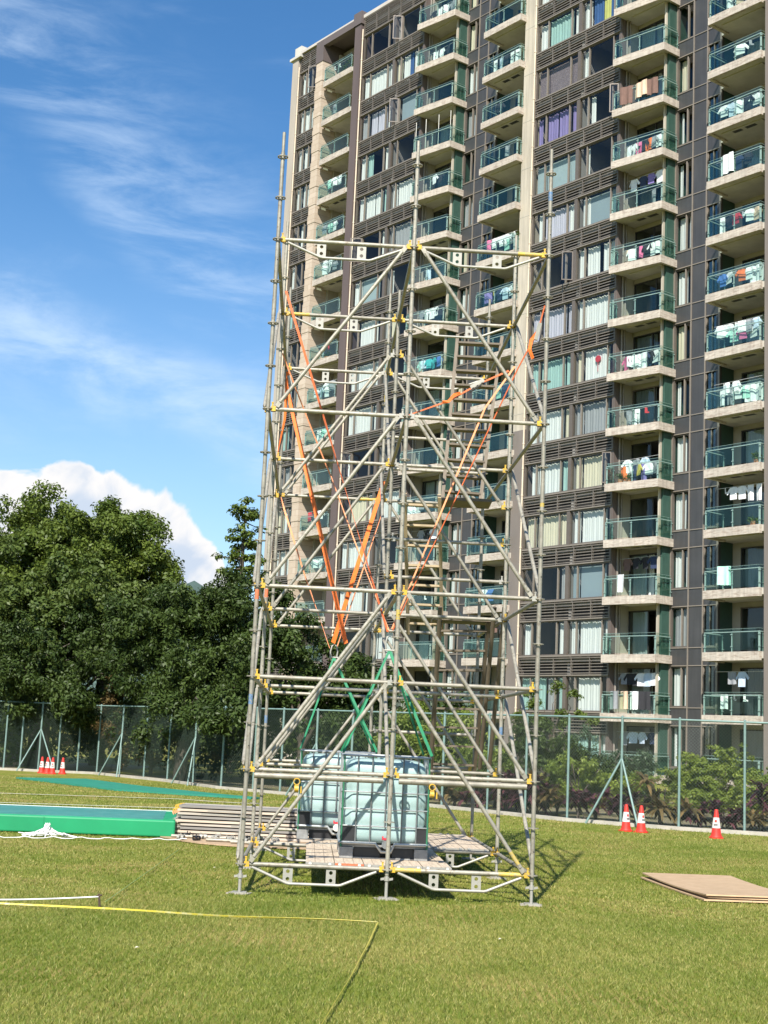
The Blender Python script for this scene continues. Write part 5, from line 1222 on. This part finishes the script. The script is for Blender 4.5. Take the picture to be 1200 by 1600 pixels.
tree('evergreen_tree', 'dark tree showing through the scaffold behind its lower bays', -2.3, 46, [(-3.2, 46, 4.1, 1.5, 1.5, 1.6), (-1.7, 46, 3.9, 1.5, 1.5, 1.6), (-.3, 45.5, 3.0, 1.2, 1.3, 1.3), (-2.2, 45.5, 2.3, 2.0, 1.4, 1.5), (-.4, 45.2, 1.8, 1.3, 1.2, 1.2)], 48, .42, 80, .15, lf_dark, .42, 2, .17, G_)
tree('shrub', 'bronze green shrub against the mesh at the middle of the left fence', -8.0, 52.0, [(-8.2, 52.2, 1.6, 1.5, .8, 1.1), (-6.6, 50.6, 1.5, 1.1, .8, 1.0), (-9.3, 53, 2.6, 1.4, .8, 1.0)], 70, .3, 44, .12, lf_rust, .4, 1, .06, G_, 'shrub')
# dark undergrowth mass filling the wood behind the fence
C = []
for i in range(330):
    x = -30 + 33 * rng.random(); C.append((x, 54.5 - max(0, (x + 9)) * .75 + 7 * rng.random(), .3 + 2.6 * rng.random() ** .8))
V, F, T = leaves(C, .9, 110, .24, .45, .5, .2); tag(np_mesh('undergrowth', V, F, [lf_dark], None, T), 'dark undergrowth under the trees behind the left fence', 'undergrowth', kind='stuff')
# layered slender tree
t = empty('layered_tree', (-5.95, 60, 0), 0, 'slender tree with layered horizontal branches rising beside the scaffold top of the tree line', 'tree', G_)
cl = []; mbt = MB(); mbt.path([(0, 0, 0), (.05, 0, 6), (0, 0, 9.5), (0, 0, 11.5)], [.16, .12, .07, .02], 8)
for zz, rr, nn in ((11.45, .25, 3), (11.0, .6, 7), (10.75, .8, 4), (10.3, .5, 4), (9.9, .9, 7), (9.55, .6, 4), (9.15, 1.45, 11), (8.75, 1.1, 5), (8.4, 1.2, 8), (7.9, .9, 8), (7.3, 1.2, 10)):
    for i in range(nn):
        a = rng.random() * 2 * pi; q = rr * (.35 + .65 * rng.random()); p = (cos(a) * q, sin(a) * q, zz + rng.normal() * .16 - .10 * q); cl.append(p); mbt.path([(0, 0, zz - .15), p], [.035, .01], 5)
V, F, T = leaves(cl, .34, 50, .19, .5, 1.0, .15, None, .5); np_mesh('crown', V, F, [lf_mid], t, T); mbt.build('trunk', [bark], t)

# right-hand planting behind the fence
S_ = 'shrubs behind the right fence'
tree('shrub', 'large round yellow green bush behind the fence at the right', 9.0, 37.2, [(8.95, 37.2, 1.0, 1.2, .9, .85), (8.2, 37, .75, .8, .7, .65), (9.9, 37.5, .85, .85, .7, .7), (9.0, 36.8, .4, 1.35, .8, .6)], 420, .15, 60, .07, lf_yel, .55, .5, .04, S_, 'shrub', lo=.65, up=.9, flat=.7)
tree('shrub', 'medium pale green bush behind the braced fence post', 5.3, 36.8, [(5.1, 36.8, .8, .9, .7, .65), (5.9, 36.9, .5, .7, .6, .5), (4.5, 36.9, .5, .7, .6, .6)], 330, .16, 50, .08, lf_yel, .45, .5, .04, S_, 'shrub', up=.8)
tree('shrub', 'small bright green bush between the cones and the round bush', 6.7, 36.2, [(6.7, 36.2, .55, .62, .5, .5)], 360, .15, 52, .075, lf_yel, .5, .3, .03, S_, 'shrub', up=.9)
tree('shrub', 'loose yellow green tree behind the ladder foot', 1.9, 41.5, [(1.6, 41.5, 2.1, 1.1, .9, 1.0), (2.6, 41.2, 1.7, 1.0, .8, .9), (.9, 42, 1.5, .9, .8, .9), (3.2, 40.6, 1.2, .8, .7, .8)], 130, .26, 56, .10, lf_yel, .42, 1, .07, S_, 'shrub')
tree('shrub', 'low green bush behind the fence between the scaffold posts', 3.3, 38.5, [(3.1, 38.5, .8, .9, .7, .7), (2.0, 39.2, .6, 1.0, .7, .6)], 200, .2, 50, .09, lf_mid, .42, .5, .05, S_, 'shrub')
tree('shrub', 'dark leafy shrub with long drooping sprays beside the right scaffold post', 4.9, 40.5, [(4.6, 40.5, 1.9, .9, .8, .5), (5.5, 40.6, 1.35, 1.0, .8, .5), (6.4, 40.8, 1.0, .9, .8, .6), (4.2, 40.2, .9, .8, .7, .8)], 120, .24, 46, .15, lf_dark, .22, .8, .05, S_, 'shrub', droop=.8)
tree('shrub', 'grey green bushy plant low against the lower balconies', 7.1, 44, [(6.6, 44, 1.3, 1.2, .9, .9), (7.9, 44.3, 1.0, 1.0, .9, .8)], 100, .26, 50, .11, lf_pine, .4, .8, .05, S_, 'shrub')
tree('shrub', 'creeper hanging over the lowest louvres of the apartment block', 7.2, 58.5, [(7.2, 58.5, 3.7, 1.1, .5, .5), (6.2, 58.5, 2.9, .9, .5, .35), (8.2, 58.5, 2.7, .8, .5, .5)], 70, .24, 42, .12, lf_mid, .4, 2.2, .05, S_, 'shrub', droop=.8)
tree('shrub', 'dark green hedge plant behind the centre of the fence', .2, 43.0, [(.2, 43, 1.3, 1.2, .8, 1.1), (-1.0, 43.6, 1.1, 1.2, .8, 1.0), (1.2, 42.6, .9, .9, .7, .8)], 100, .28, 56, .12, lf_dark, .42, .8, .06, S_, 'shrub')
def strap_plant(x, y, h, n, mat, label, name='ti_plant', w=.045, heads=3):
    V = []; F = []; T = []
    for hd in range(heads):
        bx, by, bz = rng.normal() * .22, rng.normal() * .18, h * (.25 + .45 * rng.random())
        for i in range(n):
            a = rng.random() * 2 * pi; ln = (.30 + .30 * rng.random()) * min(1.3, h); el_ = rng.random() * 1.2 + .1; tt = rng.random()
            d = np.array([cos(a), sin(a)]); s = np.array([-sin(a), cos(a)]); o = len(V)
            for f in (0, .4, .75, 1.0):
                r_ = ln * f * cos(el_ * (1 - .3 * f)); z = bz + ln * (f * sin(el_) - .75 * f * f * (1 - .4 * sin(el_))); ww = w * (.4, 1, .8, .06)[int(f * 3.01)]
                for sg in (-1, 1): V.append((bx + d[0] * r_ + s[0] * ww * sg, by + d[1] * r_ + s[1] * ww * sg, max(.02, z))); T.append(tt)
            for k in range(3): F.append((o + 2 * k, o + 2 * k + 1, o + 2 * k + 3, o + 2 * k + 2))
    t = empty(name, (x, y, 0), 0, label, 'plant', 'purple strap-leaved plants behind the right fence'); np_mesh('leaves', V, F, [mat], t, T)
    mb = MB(); [mb.path([(rng.normal() * .06, rng.normal() * .06, 0), (rng.normal() * .1, rng.normal() * .1, h * .6)], [.02, .012], 6) for _ in range(3)]; mb.build('stem', [bark], t)
tp = [(2.15, 38.2), (2.75, 37.6), (3.3, 36.8), (3.75, 36.3), (4.1, 35.6), (4.55, 35.3), (5.0, 34.6), (5.45, 34.9), (5.9, 34.0), (6.3, 34.3), (6.75, 33.5), (7.2, 33.9), (7.6, 33.3), (8.1, 33.0), (8.5, 33.6), (8.95, 32.8), (9.4, 33.2), (9.9, 32.7), (9.7, 34.5), (3.6, 37.6), (4.4, 36.6)]
wh = ['behind the ladder foot', 'behind the right scaffold bays', 'by the right scaffold post', 'left of the braced fence post', 'behind the pair of cones', 'between the cones and the round bush', 'under the round bush', 'right of the lone cone']
for i, (x, y) in enumerate(tp):
    tall = x > 9 or i in (2, 3, 4, 19, 20, 10)
    strap_plant(x, y, (1.25 if tall else .75) * (.85 + .3 * rng.random()), 26, lf_purple if i % 5 else lf_rust, f'{"tall" if tall else "low"} {"purple" if i % 5 else "bronze"} strap-leaved plant {wh[min(7, int((x - 2) // 1.0))]}, {ORD[i % 8]} from the left there' if False else f'{"tall" if tall else "low"} {"purple" if i % 5 else "bronze"} strap-leaved plant {wh[min(7, int((x - 2) // 1.0))]}', heads=5)

# pot plants on a few balconies
for (c, u, d, k, h, lab) in (('K', -31.2, .5, 13, .9, 'green pot plants on the top balcony at the left of the roof'), ('K', -30.4, .5, 13, 1.1, 'taller pot plant near the corner of the top left balcony'), ('K', -31.5, .4, 6, .5, 'green pot plant on a leftmost balcony seen just under the top scaffold truss'), ('N', 6.4 + MO, .3, 7, 1.25, 'pot plant rising above the rail beside the cream pier'),
                             ('P', -2.7, .1, 2, .5, 'leafy pot plants at the left end of a laundry balcony'), ('P', -2.2, .2, 2, .42, 'small pot plant beside the leafy ones on the laundry balcony'), ('Q', 6.2, .25, 2, .5, 'spiky pot plant at the right end of a bare balcony'), ('Q', 6.0, .25, 1, .32, 'small pot plant on the rightmost balcony with trousers hanging high up')):
    P = Matrix.Rotation(BYAW, 4, 'Z') @ Vector((u, d, 0)) + BP
    t = empty('potted_plant', (P.x, P.y, ZK(k) + .43), 0, lab, 'pot plant', 'pot plants on the balconies')
    mb = MB(); mb.path([(0, 0, 0), (0, 0, .26)], [.11, .15], 12); mb.build('pot', [pm('terracotta', (.45, .22, .13), .8, 0, .1, 5)], t)
    C = [(rng.normal() * .14, rng.normal() * .12, .3 + (h - .25) * rng.random()) for _ in range(9)]; V, F, T = leaves(C, .16, 22, .12, .4, .6, .3); np_mesh('foliage', V, F, [lf_mid], t, T)

# fallen scraps on the lawn
for i, (x, y, lab) in enumerate(((-4.4, 17.2, 'tiny pale leaf on the grass near the left rope'), (1.15, 12.6, 'tiny pale leaf on the grass before the right scaffold post'), (-1.9, 17.9, 'small white paper scrap on the grass left of the scaffold'), (-1.75, 11.2, 'tiny pale scrap on the foreground grass at the left'))):
    mb = MB(); mb.add([(0, 0, .0), (.025, .005, .006), (.035, .025, .002), (.01, .022, .008)], [(0, 1, 2, 3)]); mb.add([(0, 0, -.003), (.025, .005, .003), (.035, .025, -.001), (.01, .022, .005)], [(3, 2, 1, 0)])
    tag(mb.build('fallen_leaf', [pm('pale_leaf', (.68, .64, .48), .8, 0, .1, 9)], loc=(x, y, .045)), lab, 'leaf', 'scraps on the lawn')
